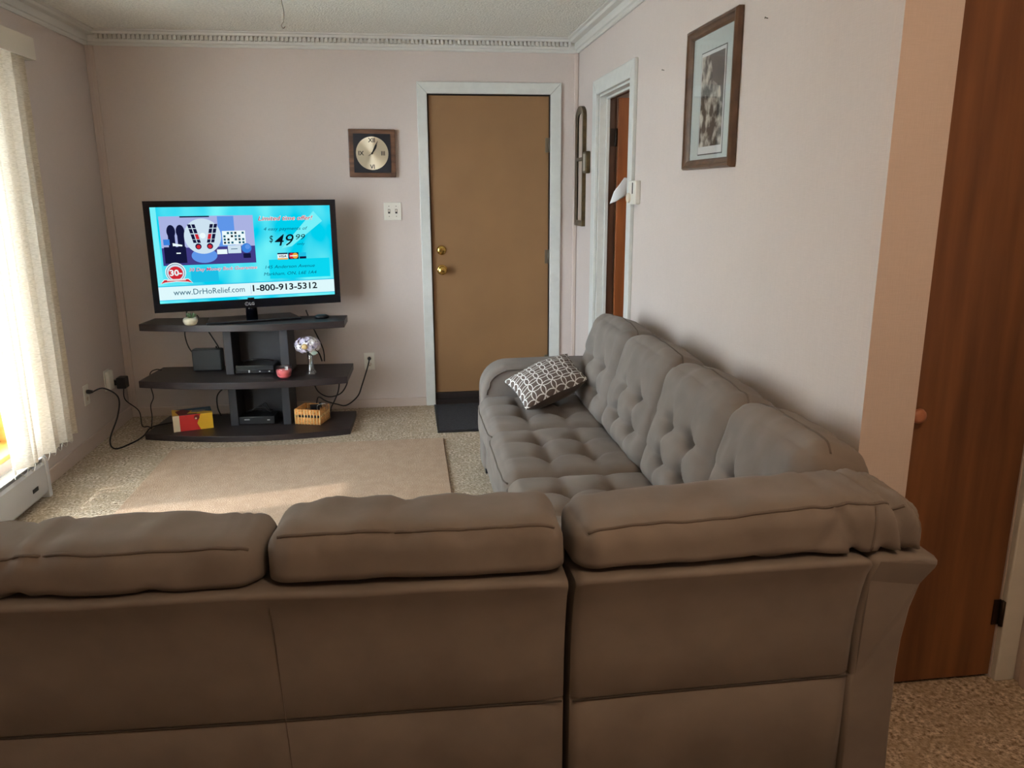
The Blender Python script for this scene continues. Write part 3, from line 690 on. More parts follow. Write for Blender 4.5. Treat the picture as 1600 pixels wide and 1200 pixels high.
for cu, sg in ((.222, 1), (.312, -1)):
    def q(a_, b_): return (cu+sg*(a_*.020+b_*.016), .305+b_*.125)
    for b0, b1, cc in ((-1, -.68, 'navy'), (-.62, -.25, 'navy'), (-.18, .25, 'mix'), (.28, .55, 'navy')):
        for a0, a1 in ((-1, -.12), (.12, 1)):
            spoly(m, [q(a0, b0), q(a1, b0), q(a1, b1), q(a0, b1)], d+4, ei['red'] if (cc == 'mix' and a1 == 1) else ei['navy'])
    scirc(m, q(0, .85)[0], q(0, .85)[1], .017, d+4, ei['navy']); scirc(m, q(0, .88)[0], q(0, .88)[1], .011, d+5, ei['red'])
scirc(m, .264, .30, .016, d+4, ei['white'])
srect(m, .37, .256, .498, .404, d+3, ei['white'])
for i in range(6):
    for j in range(4):
        if (i*3+j*5) % 4: srect(m, .376+i*.0205, .268+j*.034, .388+i*.0205, .290+j*.034, d+4, ei['teal' if (i+j) % 3 else 'black'])
srect(m, .395, .41, .468, .495, d+4, ei['pale']); srect(m, .334, .45, .39, .50, d+4, ei['white']); srect(m, .412, .445, .448, .452, d+5, ei['teal'])
scirc(m, .499, .443, .028, d+4, ei['blue']); scirc(m, .505, .43, .014, d+5, ei['sky']); srect(m, .478, .50, .52, .55, d+4, ei['navy'])
m.build('product_picture', EM, scr, local=True)
m = MB(); d = 8
scirc(m, .100, .675, .055, d, ei['white'], 36); scirc(m, .100, .678, .050, d+1, ei['teal'], 36); scirc(m, .100, .678, .047, d+2, ei['pale'], 36); scirc(m, .100, .682, .038, d+3, ei['red'], 36)
spoly(m, [(.012, .795), (.034, .745), (.165, .745), (.188, .795), (.165, .785), (.10, .775), (.034, .785)], d+4, ei['white']); spoly(m, [(.016, .79), (.036, .752), (.163, .752), (.184, .79), (.160, .777), (.10, .768), (.04, .777)], d+5, ei['red'])
srect(m, .05, .755, .15, .762, d+6, ei['white'])
stext(m, '30-', .068, .708, .062, d+6, ei['white'], .065, bold=.03)
m.build('guarantee_badge', EM, scr, local=True)
m = MB(); d = 4
srect(m, .0, .815, 1, .965, d, ei['band']); srect(m, .0, .815, 1, .825, d+1, ei['cy2']); srect(m, .503, .85, .505, .945, d+1, ei['lav']); srect(m, 0, .965, 1, .972, d+1, ei['cy2'])
stext(m, 'www.DrHoRelief.com', .077, .917, .062, d+2, ei['teal'], .392)
stext(m, '1-800-913-5312', .515, .917, .070, d+2, ei['black'], .380, bold=.022)
m.build('contact_lettering', EM, scr, local=True)
d = 6; m = MB()
stext(m, 'Limited time offer!', .577, .154, .048, d, ei['white'], .318, .28, .04); stext(m, 'Limited time offer!', .577, .154, .046, d+1, ei['red'], .316, .28, .008)
m.build('headline_lettering', EM, scr, local=True); m = MB()
stext(m, '4 easy payments of', .604, .262, .036, d, ei['teal'], .256, .28)
m.build('terms_lettering', EM, scr, local=True); m = MB()
stext(m, '$', .632, .388, .075, d, ei['black'], .022, .15); stext(m, '49', .662, .430, .128, d, ei['black'], .112, .25, .002); stext(m, '99', .787, .368, .060, d, ei['black'], .055, .25); stext(m, 'only', .792, .428, .028, d, ei['teal'], .045, .2)
m.build('price_lettering', EM, scr, local=True); m = MB()
stext(m, '30 Day Money Back Guarantee', .171, .671, .036, d, ei['white'], .380, .25, .03); stext(m, '30 Day Money Back Guarantee', .171, .671, .035, d+1, ei['pink'], .378, .25, .004)
m.build('guarantee_lettering', EM, scr, local=True); m = MB()
stext(m, '145 Anderson Avenue', .596, .676, .036, d, ei['teal'], .293, .25)
m.build('street_lettering', EM, scr, local=True); m = MB()
stext(m, 'Markham, ON, L6E 1A4', .585, .752, .036, d, ei['teal'], .312, .25)
m.build('town_lettering', EM, scr, local=True)
m = MB(); d = 6
srect(m, .672, .509, .732, .582, d, ei['white']); srect(m, .672, .509, .732, .524, d+1, ei['navy']); srect(m, .672, .568, .732, .582, d+1, ei['yellow']); stext(m, 'VISA', .680, .558, .026, d+1, ei['navy'], .044, .2, .02)
srect(m, .736, .509, .796, .581, d, ei['navy']); scirc(m, .756, .545, .017, d+1, ei['red']); scirc(m, .776, .545, .017, d+2, ei['yellow']); srect(m, .745, .54, .787, .55, d+3, ei['white'])
srect(m, .801, .512, .841, .580, d, ei['cy2']); srect(m, .801, .555, .841, .58, d+1, ei['navy'])
m.build('card_logos', EM, scr, local=True)
m = MB(); T = Matrix.Translation((-.012, -.0006, z0+.016)) @ Matrix.Rotation(PI/2, 4, 'X')
text_mesh('LG', .024, 0, .0006, T, 'LEFT', m); m.tube([(-.026+.010*math.cos(t), -.0006, z0+.0245+.010*math.sin(t)) for t in [2*PI*k/24 for k in range(25)]], .0014, 5); m.box(-.028, -.026, -.0008, 0, z0+.019, z0+.029)
m.build('maker_logo', mat('logo_silver', srgb(206, 206, 210), .3, .3), tv, local=True)
m = MB(); m.tube([(0, .035, .012), (0, .035, z0+.06)], .034, 20); m.build('neck', M_GLOSS, tv, local=True)
m = MB(); m.prism([(-.27, -.125), (.27, -.125), (.24, .11), (-.24, .11)], 'z', .0, .013); m.build('foot_plate', M_GLOSS, tv, local=True, bevel=.004)

# ------------------------------------------------------------------ things on the stand
ZM, ZT, ZB = .3612, .6862, .0372
# succulent
sc = thing('potted_succulent', 'small green succulent in round cream pot on the top shelf', 'plant', (-1.262, 4.705, ZT))
m = MB(); m.lathe([(.018, 0), (.032, .006), (.041, .022), (.040, .036), (.030, .046), (.027, .044), (.024, .038), (.003, .037)], at(-1.262, 4.705, ZT), 28); m.build('pot', mat('cream_pot', srgb(214, 208, 186), .5), sc)
m = MB(); m.lathe([(.026, .037), (.020, .043), (.002, .044)], at(-1.262, 4.705, ZT), 16); m.build('soil', mat('tan_moss', srgb(150, 118, 66), .9, vary=.3, vscale=80), sc)
M_LEAF = mat('succulent_green', srgb(92, 122, 84), .5, vary=.2, vscale=30)
for k in range(9):
    an = k*2.4; tl = .35+.5*(k/9); ln = .034
    T = at(-1.257+.006*math.cos(an), 4.705+.006*math.sin(an), ZT+.042) @ Matrix.Rotation(an, 4, 'Z') @ Matrix.Rotation(tl, 4, 'Y')
    m = MB(); m.lathe([(.002, 0), (.006, .010), (.0065, .020), (.004, .030), (.0006, ln)], T, 8, sy=.55); m.build('leaf', M_LEAF, sc)
# small black mouse-like receiver on the top shelf right
m = MB(); m.lathe([(.030, 0), (.036, .006), (.034, .014), (.022, .021), (.003, .023)], at(-.535, 4.86, ZT), 24, sx=1.25, sy=.8); tag(m.build('remote_receiver', M_BLACK), 'small black oval gadget at right end of the top shelf', 'gadget')
# modem
rm = thing('modem', 'black upright modem box on the middle shelf left of the panel', 'modem', (-1.25, 4.97, ZM), SR)
m = MB(); m.prism([(-.088, -.035), (.088, -.035), (.088, .035), (-.088, .035)], 'z', 0, .135); m.build('casing', mat('modem_black', srgb(30, 34, 38), .45), rm, local=True, bevel=.008)
m = MB(); m.box(-.080, .060, -.030, .0, .135, .137); m.build('top_vent', mat('modem_grey', srgb(92, 98, 102), .35), rm, local=True)
m = MB(); m.tube([(.055, 0, .135), (.055, 0, .15)], .005, 8); m.build('antenna_stub', M_BLACK, rm, local=True)
# cable box
cb = thing('cable_box', 'flat black cable box with white lights on the middle shelf', 'cable box', (-.940, 4.885, ZM), SR)
m = MB(); m.box(-.115, .112, -.075, .075, .006, .052); m.build('casing', mat('box_black', srgb(20, 20, 22), .3), cb, local=True, bevel=.004)
m = MB(); m.box(-.116, .114, -.079, -.075, .008, .026); m.build('front_strip', M_GLOSS, cb, local=True)
for x in (-.035, .028, .085):
    for z in ((.013, .021) if x < 0 else (.016,)):
        m = MB(); m.box(x-.004, x+.004, -.0805, -.079, z-.0022, z+.0022); m.build('indicator_light', emit('indicator', (.9, .95, 1, 1), .8), cb, local=True)
m = MB(); m.tube([(-.09, .02, .058), (-.04, -.02, .075), (.03, .0, .072), (.09, .03, .058)], .005, 8, smooth_n=6); tag(m.build('cable_loop', M_CORD), 'short black cable lying on top of the cable box', 'cord'); bpy.data.objects[-1 if False else 'cable_loop'].matrix_world = Matrix.Translation((-.940, 4.885, ZM+.056)) @ Matrix.Rotation(SR, 4, 'Z')
# candle
cn = thing('candle', 'pink wax candle in a clear glass bowl on the middle shelf', 'candle', (-.752, 4.668, ZM))
CT = at(-.752, 4.668, ZM)
m = MB(); m.lathe([(.026, .004), (.038, .016), (.043, .036), (.0435, .052), (.003, .053)], CT, 28); m.build('wax', mat('pink_wax', srgb(255, 128, 132), .5), cn)
m = MB(); m.lathe([(.022, 0), (.034, .006), (.044, .022), (.0475, .050), (.046, .074), (.0445, .074), (.0460, .050), (.0435, .030), (.03, .006), (.003, .004)], CT, 28); m.build('glass_bowl', glassy('clear_glass', (.97, .97, .97, 1), .15, fres=.35), cn)
m = MB(); m.box(-.74, -.722, 4.628, 4.631, ZM+.058, ZM+.078); m.build('price_sticker', M_PAPER, cn)
# vase with hydrangea
VX, VY = -.607, 4.765
vs_ = thing('flower_vase', 'clear glass bud vase with pale lilac flowers on the middle shelf', 'vase', (VX, VY, ZM))
VT = at(VX, VY, ZM)
m = MB(); m.lathe([(.030, 0), (.031, .010), (.024, .016), (.017, .03), (.015, .09), (.018, .135), (.016, .135), (.0125, .09), (.013, .03), (.003, .02)], VT, 24); m.build('glass_vase', glassy('vase_glass', (.93, .94, .95, 1), .5), vs_)
m = MB()
for k in range(3): m.tube([(VX+.004*k-.004, VY, ZM+.02), (VX+.003*k-.003, VY+.002*k, ZM+.10), (VX+.02*(k-1), VY, ZM+.18)], .002, 6, smooth_n=4)
m.build('stem', mat('stem_green', srgb(110, 130, 100), .6), vs_)
M_PET = [mat('petal_white', srgb(244, 240, 242), .7), mat('petal_lilac', srgb(216, 208, 228), .7), mat('petal_mauve', srgb(186, 172, 212), .7)]
for k in range(34):
    th = k*2.39996; zz = 1-1.75*(k+.5)/34; rr = math.sqrt(max(0, 1-zz*zz))
    c = Vector((VX-.012+rr*math.cos(th)*.072, VY+rr*math.sin(th)*.052, ZM+.178+zz*.046))
    nrm = Vector((rr*math.cos(th), rr*math.sin(th), zz)).normalized(); q = nrm.to_track_quat('Z', 'Y').to_matrix().to_4x4()
    m = MB(); T = Matrix.Translation(c) @ q @ Matrix.Rotation(random.random()*3, 4, 'Z')
    for j in range(5):
        a0 = 2*PI*j/5; ca, sa_ = math.cos(a0), math.sin(a0); R3 = T @ Matrix.Rotation(a0, 4, 'Z')
        pts = [R3 @ Vector(p) for p in ((0, 0, 0), (.010, -.008, .004), (.020, -.006, .003), (.022, .004, .001), (.012, .008, .005))]
        m.face(pts)
    m.build('blossom', M_PET[0 if k % 5 < 2 else (1 if k % 5 < 4 else 2)], vs_, recalc=False)
m = MB(); m.lathe([(.016, 0), (.018, .006), (.010, .012), (.001, .013)], Matrix.Translation((VX-.022, VY-.056, ZM+.178)) @ ROT_Y, 14); m.build('flower_centre', mat('cream_flower', srgb(226, 196, 140), .7), vs_)
for k in range(3):
    m = MB(); a0 = -1.2+1.1*k; m.face([(VX+.012*math.cos(a0)*.6, VY-.02, ZM+.132), (VX+.012+.02*math.cos(a0), VY-.035, ZM+.12), (VX+.022+.03*math.cos(a0), VY-.045, ZM+.138), (VX+.012+.015*math.cos(a0), VY-.03, ZM+.148)]); m.build('leaf', mat('dusty_leaf', srgb(150, 164, 150), .6), vs_, recalc=False)
# tissue box
tb = thing('tissue_box', 'red yellow and blue tissue box on the bottom shelf left', 'box', (-1.345, 4.838, ZB), .30)
TBM = [mat('box_red', srgb(206, 48, 46), .5), mat('box_yellow', srgb(236, 186, 52), .5), mat('box_blue', srgb(26, 84, 112), .5), mat('box_cream', srgb(224, 208, 178), .55), mat('box_dark', srgb(120, 30, 34), .5), mat('box_green', srgb(104, 112, 84), .55)]
bw, bd, bh = .112, .078, .098
m = MB(); m.box(-bw, bw, -bd, bd, 0, bh); m.build('carton', TBM[2], tb, local=True, bevel=.002)
def tp(pts, y, mi, mb): mb.face([(x, y, z) for x, z in pts], mi)
m = MB(); e = .0012; y = -bd-e
tp([(-bw, .0), (-.075, 0), (-.075, bh), (-bw, bh)], y, 3, m); tp([(-.075, 0), (.040, 0), (.022, .04), (.045, bh), (-.075, bh)], y, 0, m); tp([(.040, 0), (bw, 0), (bw, bh), (.045, bh), (.022, .04)], y, 1, m)
m.face([(x, y-e*.5, z) for x, z in circle(.022, .078, .016, 18)], 4); m.face([(x, y-e, z) for x, z in circle(.017, .072, .006, 12)], 3)
x = -bw-e
m.face([(x, -bd, 0), (x, bd, 0), (x, bd, .04), (x, -bd, .02)], 0); m.face([(x, -bd, .02), (x, bd, .04), (x, bd, .065), (x, -bd, .06)], 5); m.face([(x, -bd, .06), (x, bd, .065), (x, bd, bh), (x, -bd, bh)], 1)
z = bh+e
m.face([(-bw, -bd, z), (bw, -bd, z), (bw, -bd+.03, z), (-bw, bd, z)], 1); 
m.face([(-.075, -bd, z+e*.3), (.03, -bd, z+e*.3), (.0, .0, z+e*.3), (-.05, .06, z+e*.3), (-.095, .02, z+e*.3)], 4)
m.face([(-.03, -.055, z+e*.6), (.03, -.06, z+e*.6), (.0, .02, z+e*.6)], 1)
m.build('printed_panel', TBM, tb, local=True, recalc=False)
m = MB(); m.face([(x_, y_, bh+.0022) for x_, y_ in circle(.035, -.012, .042, 28, 1, .62)], 0); m.build('opening_film', mat('film', srgb(176, 168, 170), .25), tb, local=True, recalc=False)
# dvd player
dv = thing('dvd_player', 'slim black disc player on the bottom shelf between the side panels', 'dvd player', (-.995, 4.86, ZB), SR)
m = MB(); m.box(-.070, .140, -.03, .10, .004, .05); m.build('casing', mat('player_black', srgb(16, 16, 18), .35), dv, local=True, bevel=.003)
m = MB(); m.box(-.072, .142, -.034, -.03, .004, .05); m.build('front_plate', mat('player_front', srgb(34, 34, 38), .35), dv, local=True, bevel=.002)
for x0_, x1_, z_ in ((-.040, -.008, .030), (.098, .114, .026)):
    m = MB(); m.box(x0_, x1_, -.0352, -.034, z_, z_+.006); m.build('silver_mark', mat('silver_print', srgb(190, 190, 190), .4), dv, local=True)
m = MB()
rnd = random.Random(3)
for k in range(4):
    m.tube([(-.05+.02*k, .03+.01*k, .0052), (-.0+.02*k, .0+.02*k, .03+.008*k), (.06+.01*k, .03, .02), (.10, .02+.015*k, .006)], .004, 7, smooth_n=6)
o = m.build('cable_bundle', M_CORD, local=True); tag(o, 'tangle of black cables on top of the disc player', 'cord'); o.location = (-.985, 4.87, ZB+.056)
# wicker basket
bk = thing('wicker_basket', 'small orange wicker basket holding cables on the bottom shelf', 'basket', (-.629, 4.853, ZB), -.29)
M_WICK = mat('orange_wicker', srgb(230, 160, 86), .6, vary=.25, vscale=90); M_WICKL = mat('pale_wicker', srgb(236, 196, 132), .6, vary=.2, vscale=60)
hb = .080; dbk = .075; hh = .092
m = MB(); m.box(-hb, hb, -dbk, dbk, 0, .006); m.build('base', M_WICK, bk, local=True)
def ring_pts(z, g=0): return [(-hb-g, -dbk-g, z), (hb+g, -dbk-g, z), (hb+g, dbk+g, z), (-hb-g, dbk+g, z), (-hb-g, -dbk-g, z)]
m = MB()
for i in range(7): m.tube(ring_pts(.005+i*.0058), .0036, 6)
m.build('lower_weave', M_WICK, bk, local=True)
m = MB()
for i in range(6): m.tube(ring_pts(.063+i*.0058), .0036, 6, 0)
m.build('upper_weave', M_WICK, bk, local=True)
def stake(x_, y_):
    mm = MB(); mm.tube([(x_, y_, .0), (x_, y_, hh)], .0045, 6); return mm.build('stake', M_WICKL, bk, local=True)
for i in range(9):
    stake(-hb+.16*i/8, -dbk); stake(-hb+.16*i/8, dbk)
for i in range(1, 7):
    stake(hb, -dbk+.15*i/7); stake(-hb, -dbk+.15*i/7)
m = MB(); m.box(-.068, .068, -.062, .062, .0, .045); tag(m.build('power_bar', M_BLACK, bevel=.006), 'black power bar inside the orange wicker basket', 'power bar'); bpy.data.objects['power_bar'].matrix_world = Matrix.Translation((-.629, 4.853, ZB+.0075)) @ Matrix.Rotation(-.29, 4, 'Z')
m = MB(); m.box(-.02, .035, -.015, .03, 0, .05); m.box(.035, .05, .0, .02, .03, .06); o = m.build('power_adapter', M_BLACK, bevel=.004); tag(o, 'black power adapter standing in the wicker basket', 'adapter'); o.matrix_world = Matrix.Translation((-.605, 4.86, ZB+.0535)) @ Matrix.Rotation(.3, 4, 'Z')
m = MB()
for k in range(3):
    m.tube([(-.575+.010*k+.022*math.cos(t), 4.84+.01*k, ZB+.088+.024*math.sin(t)) for t in [2*PI*i/20 for i in range(21)]], .0018, 5)
o = m.build('grey_cable', mat('grey_cable', srgb(150, 146, 140), .5)); tag(o, 'coiled pale grey cable hanging over the basket rim', 'cord')

# ------------------------------------------------------------------ wall things
def plate(name, label, cat, T, w, h, group=None, matl=None):
    t = thing(name, label, cat, T.to_translation()); t.rotation_euler = T.to_euler()
    mm = MB(); mm.box(-w/2, w/2, -.006, 0, -h/2, h/2); mm.build('cover_plate', matl or M_WPLAST, t, local=True, bevel=.003); return t
RB = Matrix.Identity(4)
def outlet_parts(t, which=(1, -1)):
    for s in which:
        mm = MB(); mm.prism(circle(0, s*.021, .0165, 20, 1, .85), 'y', -.0075, -.006); o_ = mm.build('receptacle', M_CREAMP, t, local=True)
        mm = MB(); mm.box(-.0075, -.0055, -.0078, -.0074, s*.021-.002, s*.021+.007); mm.box(.0055, .0075, -.0078, -.0074, s*.021-.002, s*.021+.006); mm.prism(circle(0, s*.021-.008, .003, 10), 'y', -.0078, -.0074); mm.build('slots', M_SLOT, o_, local=True)
t = plate('wall_outlet', 'cream wall outlet right of the tv stand on the back wall', 'outlet', at(-.283, B, .323), .070, .117); outlet_parts(t)
ROTL = Matrix.Rotation(PI/2, 4, 'Z'); ROTR = Matrix.Rotation(-PI/2, 4, 'Z')   # face +x / face -x
t = plate('wall_outlet', 'white wall outlet on the left wall beside the blinds', 'outlet', at(L, 4.604, .318) @ ROTL, .072, .117); outlet_parts(t)
t = plate('cable_jack', 'white wall box near the left back corner above the baseboard', 'wall box', at(L, 4.93, .327) @ ROTL, .085, .125, matl=M_WPLAST)
m = MB(); m.box(-.036, .036, -.030, -.006, -.058, .058); m.build('box_body', M_WPLAST, t, local=True, bevel=.006)
t = plate('light_switch', 'double white toggle light switch below the wall clock', 'switch', at(-.088, B, 1.308), .112, .114)
for x in (-.023, .023):
    m = MB(); m.box(x-.005, x+.005, -.016, -.006, -.003, .012); m.build('toggle', M_CREAMP, t, local=True, bevel=.0015)
    m = MB(); m.box(x-.007, x+.007, -.0068, -.006, -.014, .014); m.build('slot', M_SLOT, t, local=True)
    for z in (-.032, .032):
        m = MB(); m.prism(circle(x, z, .003, 10), 'y', -.0072, -.006); m.build('screw', M_STEEL, t, local=True)
ad = thing('wall_adapter', 'black square power adapter plugged in at the left corner', 'adapter', (L+.05, 5.02, .25))
m = MB(); m.box(L+.032, L+.085, 4.985, 5.055, .255, .325); m.build('body', M_BLACK, ad, bevel=.006)
m = MB(); m.box(L, L+.032, 5.005, 5.035, .275, .305); m.build('prongs', M_BLACK, ad)

# clock
CX, CZ_ = -.2005, 1.667; cwid = .146
ck = thing('wall_clock', 'square walnut framed wall clock with brushed gold dial', 'clock', (CX, B, CZ_)); ck.rotation_euler = (0, math.radians(.6), 0)
m = MB(); m.box(-cwid, cwid, -.03, 0, -cwid, cwid); m.build('frame', M_CLOCKW, ck, local=True, bevel=.004)
m = MB(); m.box(-.115, .115, -.034, -.03, -.118, .118); m.build('field', M_NAVY, ck, local=True)
def dial_mat():
    mm = mat('brushed_dial', srgb(222, 212, 188), .38, .55); nt = mm.node_tree; bs = nt.nodes['Principled BSDF']
    bs.inputs['Anisotropic'].default_value = .85
    tg = nt.nodes.new('ShaderNodeTangent'); tg.direction_type = 'RADIAL'; tg.axis = 'Y'; nt.links.new(tg.outputs[0], bs.inputs['Tangent'])
    return mm
m = MB(); m.prism(circle(0, 0, .101, 48), 'y', -.037, -.034); m.build('dial', dial_mat(), ck, local=True)
m = MB()
for txt, x, z in (('XII', 0, .067), ('III', .068, -.012), ('VI', 0, -.094), ('IX', -.070, -.012)):
    T = Matrix.Translation((x, -.0376, z)) @ Matrix.Rotation(PI/2, 4, 'X'); text_mesh(txt, .036, 0, .0008, T, 'CENTER', m)
m.build('numerals', M_SLOT, ck, local=True)
for ang_, ln, nm, wd_ in ((32, .062, 'hour_hand', .006), (26, .088, 'minute_hand', .0045), (236, .032, 'second_hand', .0018)):
    a_ = math.radians(ang_); T = Matrix.Rotation(a_, 4, 'Y')
    m = MB(); m.prism([(-wd_*.5, -.008), (wd_*.5, -.008), (wd_, ln*.6), (0, ln), (-wd_, ln*.6)], 'y', -.041, -.0395, T=T); m.build(nm, M_SLOT, ck, local=True)
m = MB(); m.prism(circle(0, 0, .006, 16), 'y', -.043, -.037); m.build('hub', M_SLOT, ck, local=True)

# framed print (face -x). local: x along -y world (towards camera) , y into the wall
def ref(y, z): return at(R, y, z) @ ROTR
fy0, fy1, fz0, fz1 = 2.672, 3.148, 1.508, 2.020
pf = thing('framed_print', 'large walnut framed print with wide pale mat on right wall', 'picture', (R, (fy0+fy1)/2, (fz0+fz1)/2)); pf.rotation_euler = (0, 0, -PI/2)
hw_, hz_ = (fy1-fy0)/2, (fz1-fz0)/2; fwid = .036
m = MB()
def fprof(a_, b_): return
prof = [(0, 0), (0, -.018), (.006, -.026), (.014, -.026), (.018, -.020), (.028, -.016), (fwid, -.008), (fwid, 0)]
rings = []
for cx_, cz_ in ((-1, -1), (1, -1), (1, 1), (-1, 1)):
    rings.append([m.bm.verts.new((cx_*(hw_-d_), y_-.002, cz_*(hz_-d_))) for d_, y_ in prof])
for i in range(4):
    a_, b_ = rings[i], rings[(i+1) % 4]
    for k in range(len(prof)):
        k2 = (k+1) % len(prof); m.bm.faces.new((a_[k], a_[k2], b_[k2], b_[k]))
m.build('frame', M_PFRAME, pf, local=True)
m = MB(); m.box(-hw_+.03, hw_-.03, -.006, -.003, -hz_+.03, hz_-.03); m.build('mat_board', M_MATB, pf, local=True)
px0, px1, pz0_, pz1_ = -.105, .112, -.175, .145
m = MB(); m.box(px0-.012, px1+.012, -.0068, -.006, pz0_-.03, pz1_+.016); m.build('mat_bevel', mat('dark_bevel', srgb(58, 56, 58), .7), pf, local=True)
m = MB(); m.box(px0-.008, px1+.008, -.0075, -.0068, pz0_-.026, pz1_+.012); m.build('print_border', M_PAPER, pf, local=True)
M_ART = mat('art_print', srgb(66, 56, 48), .7, col2=srgb(222, 212, 196), vscale=20, detail=6, lo=.44, hi=.66, stretch=(1, 1, 1))
M_ARTD = mat('art_print_dark', srgb(86, 76, 70), .7, vary=.2, vscale=20)
m = MB(); m.box(px0, px1, -.0082, -.0075, pz0_, pz1_); m.face([(px0+.08, -.0086, pz1_), (px1, -.0086, pz1_), (px1, -.0086, pz0_+.12), (px1-.03, -.0086, pz0_+.2), (px0+.12, -.0086, .05)], 1); m.build('print', [M_ART, M_ARTD], pf, local=True)
m = MB(); m.box(-hw_+.034, hw_-.034, -.0105, -.0095, -hz_+.034, hz_-.034); m.build('glass', glassy('picture_glass', (.98, .98, .98, 1), .02, fres=.22), pf, local=True)

# narrow arched mirror on right wall near the corner
mr = thing('wall_mirror', 'tall narrow arched brass mirror near the right back corner', 'mirror', (R, 5.105, 1.21)); mr.rotation_euler = (0, 0, -PI/2)
def arch(w_, z0_, z1_, n=10): return [(-w_, z0_), (w_, z0_), (w_, z1_)] + [(w_*math.cos(PI*k/n), z1_+w_*.6*math.sin(PI*k/n)) for k in range(1, n)] + [(-w_, z1_)]
mw = .112
outer = arch(mw, 0, .67); inner = arch(mw-.045, .035, .655)
m = MB()
A = [m.bm.verts.new((x, -.024, z)) for x, z in outer]; Bq = [m.bm.verts.new((x, -.018, z)) for x, z in inner]; Cq = [m.bm.verts.new((x, -.001, z)) for x, z in outer]
n = len(outer)
for i in range(n):
    j = (i+1) % n; m.bm.faces.new((A[i], A[j], Bq[j], Bq[i])); m.bm.faces.new((A[i], Cq[i], Cq[j], A[j]))
m.box(-mw+.02, mw-.02, -.022, -.017, .405, .425)
m.build('frame', M_OLDBRASS, mr, local=True)
m = MB(); m.prism(inner, 'y', -.014, -.004); m.build('mirror_glass', mat('mirror_silver', srgb(226, 220, 210), .06, 1), mr, local=True)
sf = thing('small_frame', 'tiny dark square frame beside the narrow brass mirror', 'picture', (R, 4.915, 1.60)); sf.rotation_euler = (0, 0, -PI/2)
m = MB(); m.box(-.045, .045, -.03, -.001, -.065, .065); m.build('frame', M_OLDBRASS, sf, local=True, bevel=.006)
m = MB(); m.box(-.030, .030, -.032, -.03, -.05, .05); m.build('inset', mat('inset_grey', srgb(170, 162, 148), .4), sf, local=True)
# thermostat
th_ = thing('thermostat', 'white wall thermostat with dial beside the right doorway', 'thermostat', (R, 3.875, 1.42)); th_.rotation_euler = (0, 0, -PI/2)
m = MB(); m.box(-.04, .085, -.028, 0, -.055, .058); m.build('body', M_WPLAST, th_, local=True, bevel=.006)
m = MB(); m.box(.03, .045, -.0288, -.028, -.005, .048); m.build('scale_window', M_SLOT, th_, local=True)
m = MB(); m.prism(circle(-.012, -.025, .024, 24), 'y', -.040, -.028); m.build('dial', M_CREAMP, th_, local=True, bevel=.002)
# curled white paper on the brown door
def pap(u, v):
    a_ = -1.1+2.1*u; r_ = .055+.045*v
    return Vector((1.232+.115*(u-.5)+.02*v, 4.60-.05*math.cos(a_)-.02*v, 1.400+.055*math.sin(a_)*.3+v*(.125-.06*abs(u-.45)*2)-.03*(1-u)))
m = MB(); m.grid(pap, 14, 8)
o = m.build('paper_sheet', M_PAPER); md = o.modifiers.new('thick', 'SOLIDIFY'); md.thickness = .002
tag(o, 'curled white paper sheet sticking out from the open brown door', 'paper')
# nails
for y, z, lb in ((3.497, 1.933, 'small nail on right wall between doorway and framed print'), (2.491, 1.943, 'small nail on right wall at the near side of the framed print'), (3.187, 1.933, 'small nail close to the far edge of the framed print')):
    m = MB(); m.tube([(R+.004, y, z), (R-.009, y, z+.002)], .0014, 6); m.tube([(R-.009, y, z+.002), (R-.0105, y, z+.0025)], .003, 8); tag(m.build('nail', M_STEEL), lb, 'nail', 'nails in the right wall')
# ceiling wire
m = MB(); m.tube([(-.535, 4.05, CZ), (-.537, 4.05, 2.30), (-.530, 4.05, 2.24), (-.535, 4.05, 2.20)], .0018, 6, smooth_n=5); m.tube([(-.535, 4.05, 2.20), (-.545, 4.05, 2.185), (-.538, 4.05, 2.172), (-.528, 4.05, 2.18)], .0018, 6, smooth_n=5); m.lathe([(.012, -.004), (.012, 0), (.002, 0)], at(-.535, 4.05, CZ-.0), 12)
tag(m.build('ceiling_hook', M_STEEL), 'thin bent wire hook hanging from the ceiling', 'hook')

# ------------------------------------------------------------------ cords
def cord(name, label, pts, r=.0042, plug=None, group=None, plug_dir=None):
    t = thing(name, label, 'cord', pts[-1], 0, group)
    mm = MB(); mm.tube(pts, r, 8, smooth_n=7); mm.build('cable_sheath', M_CORD, t)
    if plug is not None:
        mm = MB(); mm.tube([Vector(plug), Vector(plug)+Vector(plug_dir)*.012, Vector(plug)+Vector(plug_dir)*.035], [.011, .013, .007], 10); mm.build('plug', M_BLACK, t)
    return t
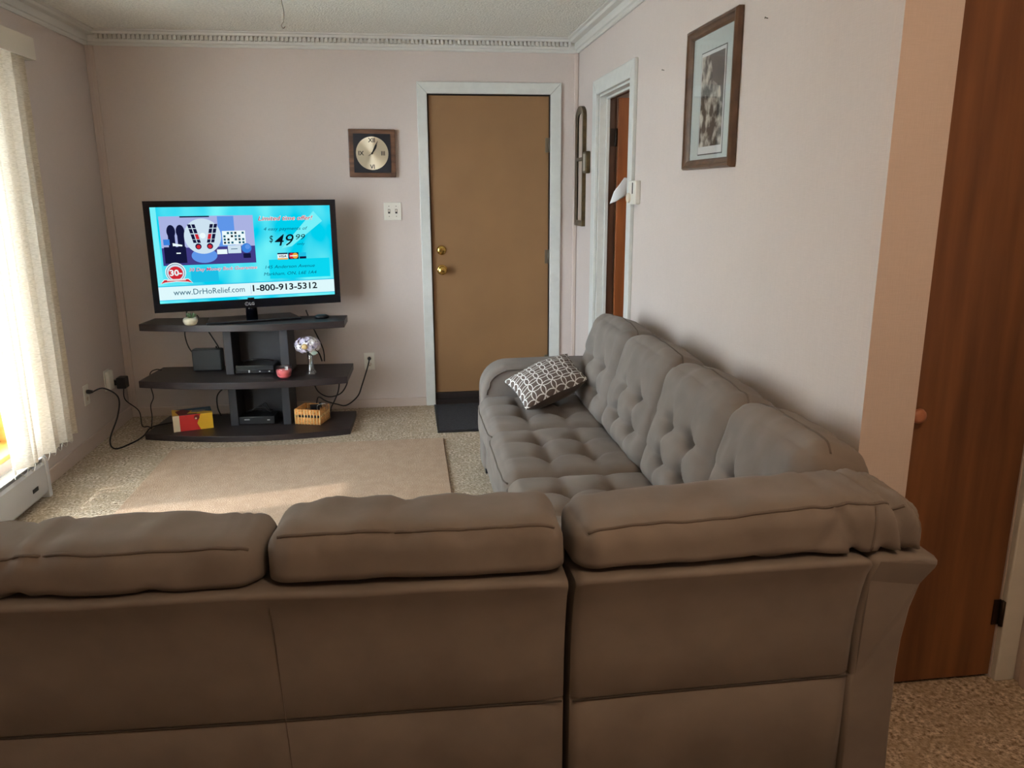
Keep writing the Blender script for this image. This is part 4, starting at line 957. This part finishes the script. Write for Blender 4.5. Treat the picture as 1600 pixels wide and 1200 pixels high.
#CORDS
cord('cable', 'black power cord from the left wall outlet down to the carpet', [(L+.042, 4.60, .337), (L+.08, 4.66, .34), (L+.13, 4.72, .27), (L+.13, 4.68, .17), (L+.10, 4.60, .05), (L+.14, 4.55, .008), (L+.20, 4.66, .006), (-1.615, 4.76, .014), (-1.585, 4.82, .048), (-1.53, 4.90, .044), (-1.48, 4.93, .043)], .0045, (L+.008, 4.60, .337), plug_dir=(1, 0, 0))
cord('cable', 'thin black cord hanging from the corner power adapter', [(L+.06, 5.02, .253), (L+.065, 5.01, .18), (L+.13, 5.03, .10), (L+.15, 5.0, .01), (-1.66, 4.99, .006), (-1.625, 4.95, .006)], .0035)
cord('cable', 'thin black cord dropping from the left end of middle shelf', [(-1.54, 4.99, .366), (-1.575, 5.0, .368), (-1.612, 5.0, .345), (-1.615, 4.99, .27), (-1.60, 4.97, .20), (-1.618, 4.96, .15), (-1.612, 4.94, .08), (-1.622, 4.93, .006)], .0033)
cord('cable', 'black cable looping behind the stand left of the modem', [(-1.38, 5.10, .74), (-1.40, 5.12, .64), (-1.415, 5.12, .55), (-1.38, 5.11, .45), (-1.28, 5.10, .385), (-1.22, 5.08, .37)], .0038)
cord('cable', 'black cable running down to the top of the modem', [(-1.32, 5.08, .69), (-1.27, 5.05, .62), (-1.20, 5.0, .52), (-1.185, 4.98, .498)], .0038)
cord('cable', 'black cable curving from the lower side panel to shelf', [(-1.10, 5.04, .24), (-1.17, 5.05, .235), (-1.235, 5.05, .18), (-1.24, 5.04, .10), (-1.22, 5.03, .045)], .0045)
cord('cable', 'black cable hanging behind the flower vase', [(-.66, 5.12, .70), (-.63, 5.13, .60), (-.57, 5.12, .45), (-.56, 5.08, .37)], .004)
cord('cable', 'black cable arching from the upper panel behind the vase', [(-.72, 5.05, .455), (-.66, 5.10, .462), (-.60, 5.10, .43), (-.575, 5.08, .37)], .0045)
cord('cable', 'black power cord drooping from the back wall outlet to the basket', [(-.283, B-.044, .340), (-.293, B-.06, .30), (-.335, B-.07, .18), (-.37, B-.08, .10), (-.44, 5.12, .06), (-.50, 5.10, .075), (-.56, 5.02, .12), (-.60, 4.97, .16), (-.615, 4.95, .10)], .0045, (-.283, B-.008, .344), plug_dir=(0, -1, 0))
cord('cable', 'black cord looping below the right end of middle shelf', [(-.44, 5.0, .311), (-.415, 5.02, .25), (-.46, 5.02, .17), (-.54, 5.01, .15), (-.60, 4.97, .20), (-.625, 4.95, .28)], .0042)
cord('cable', 'black cord looping beneath the middle shelf nearer the basket', [(-.52, 5.035, .311), (-.475, 5.05, .26), (-.48, 5.05, .18), (-.51, 5.04, .11), (-.53, 5.03, .075), (-.535, 5.02, .046)], .0042)
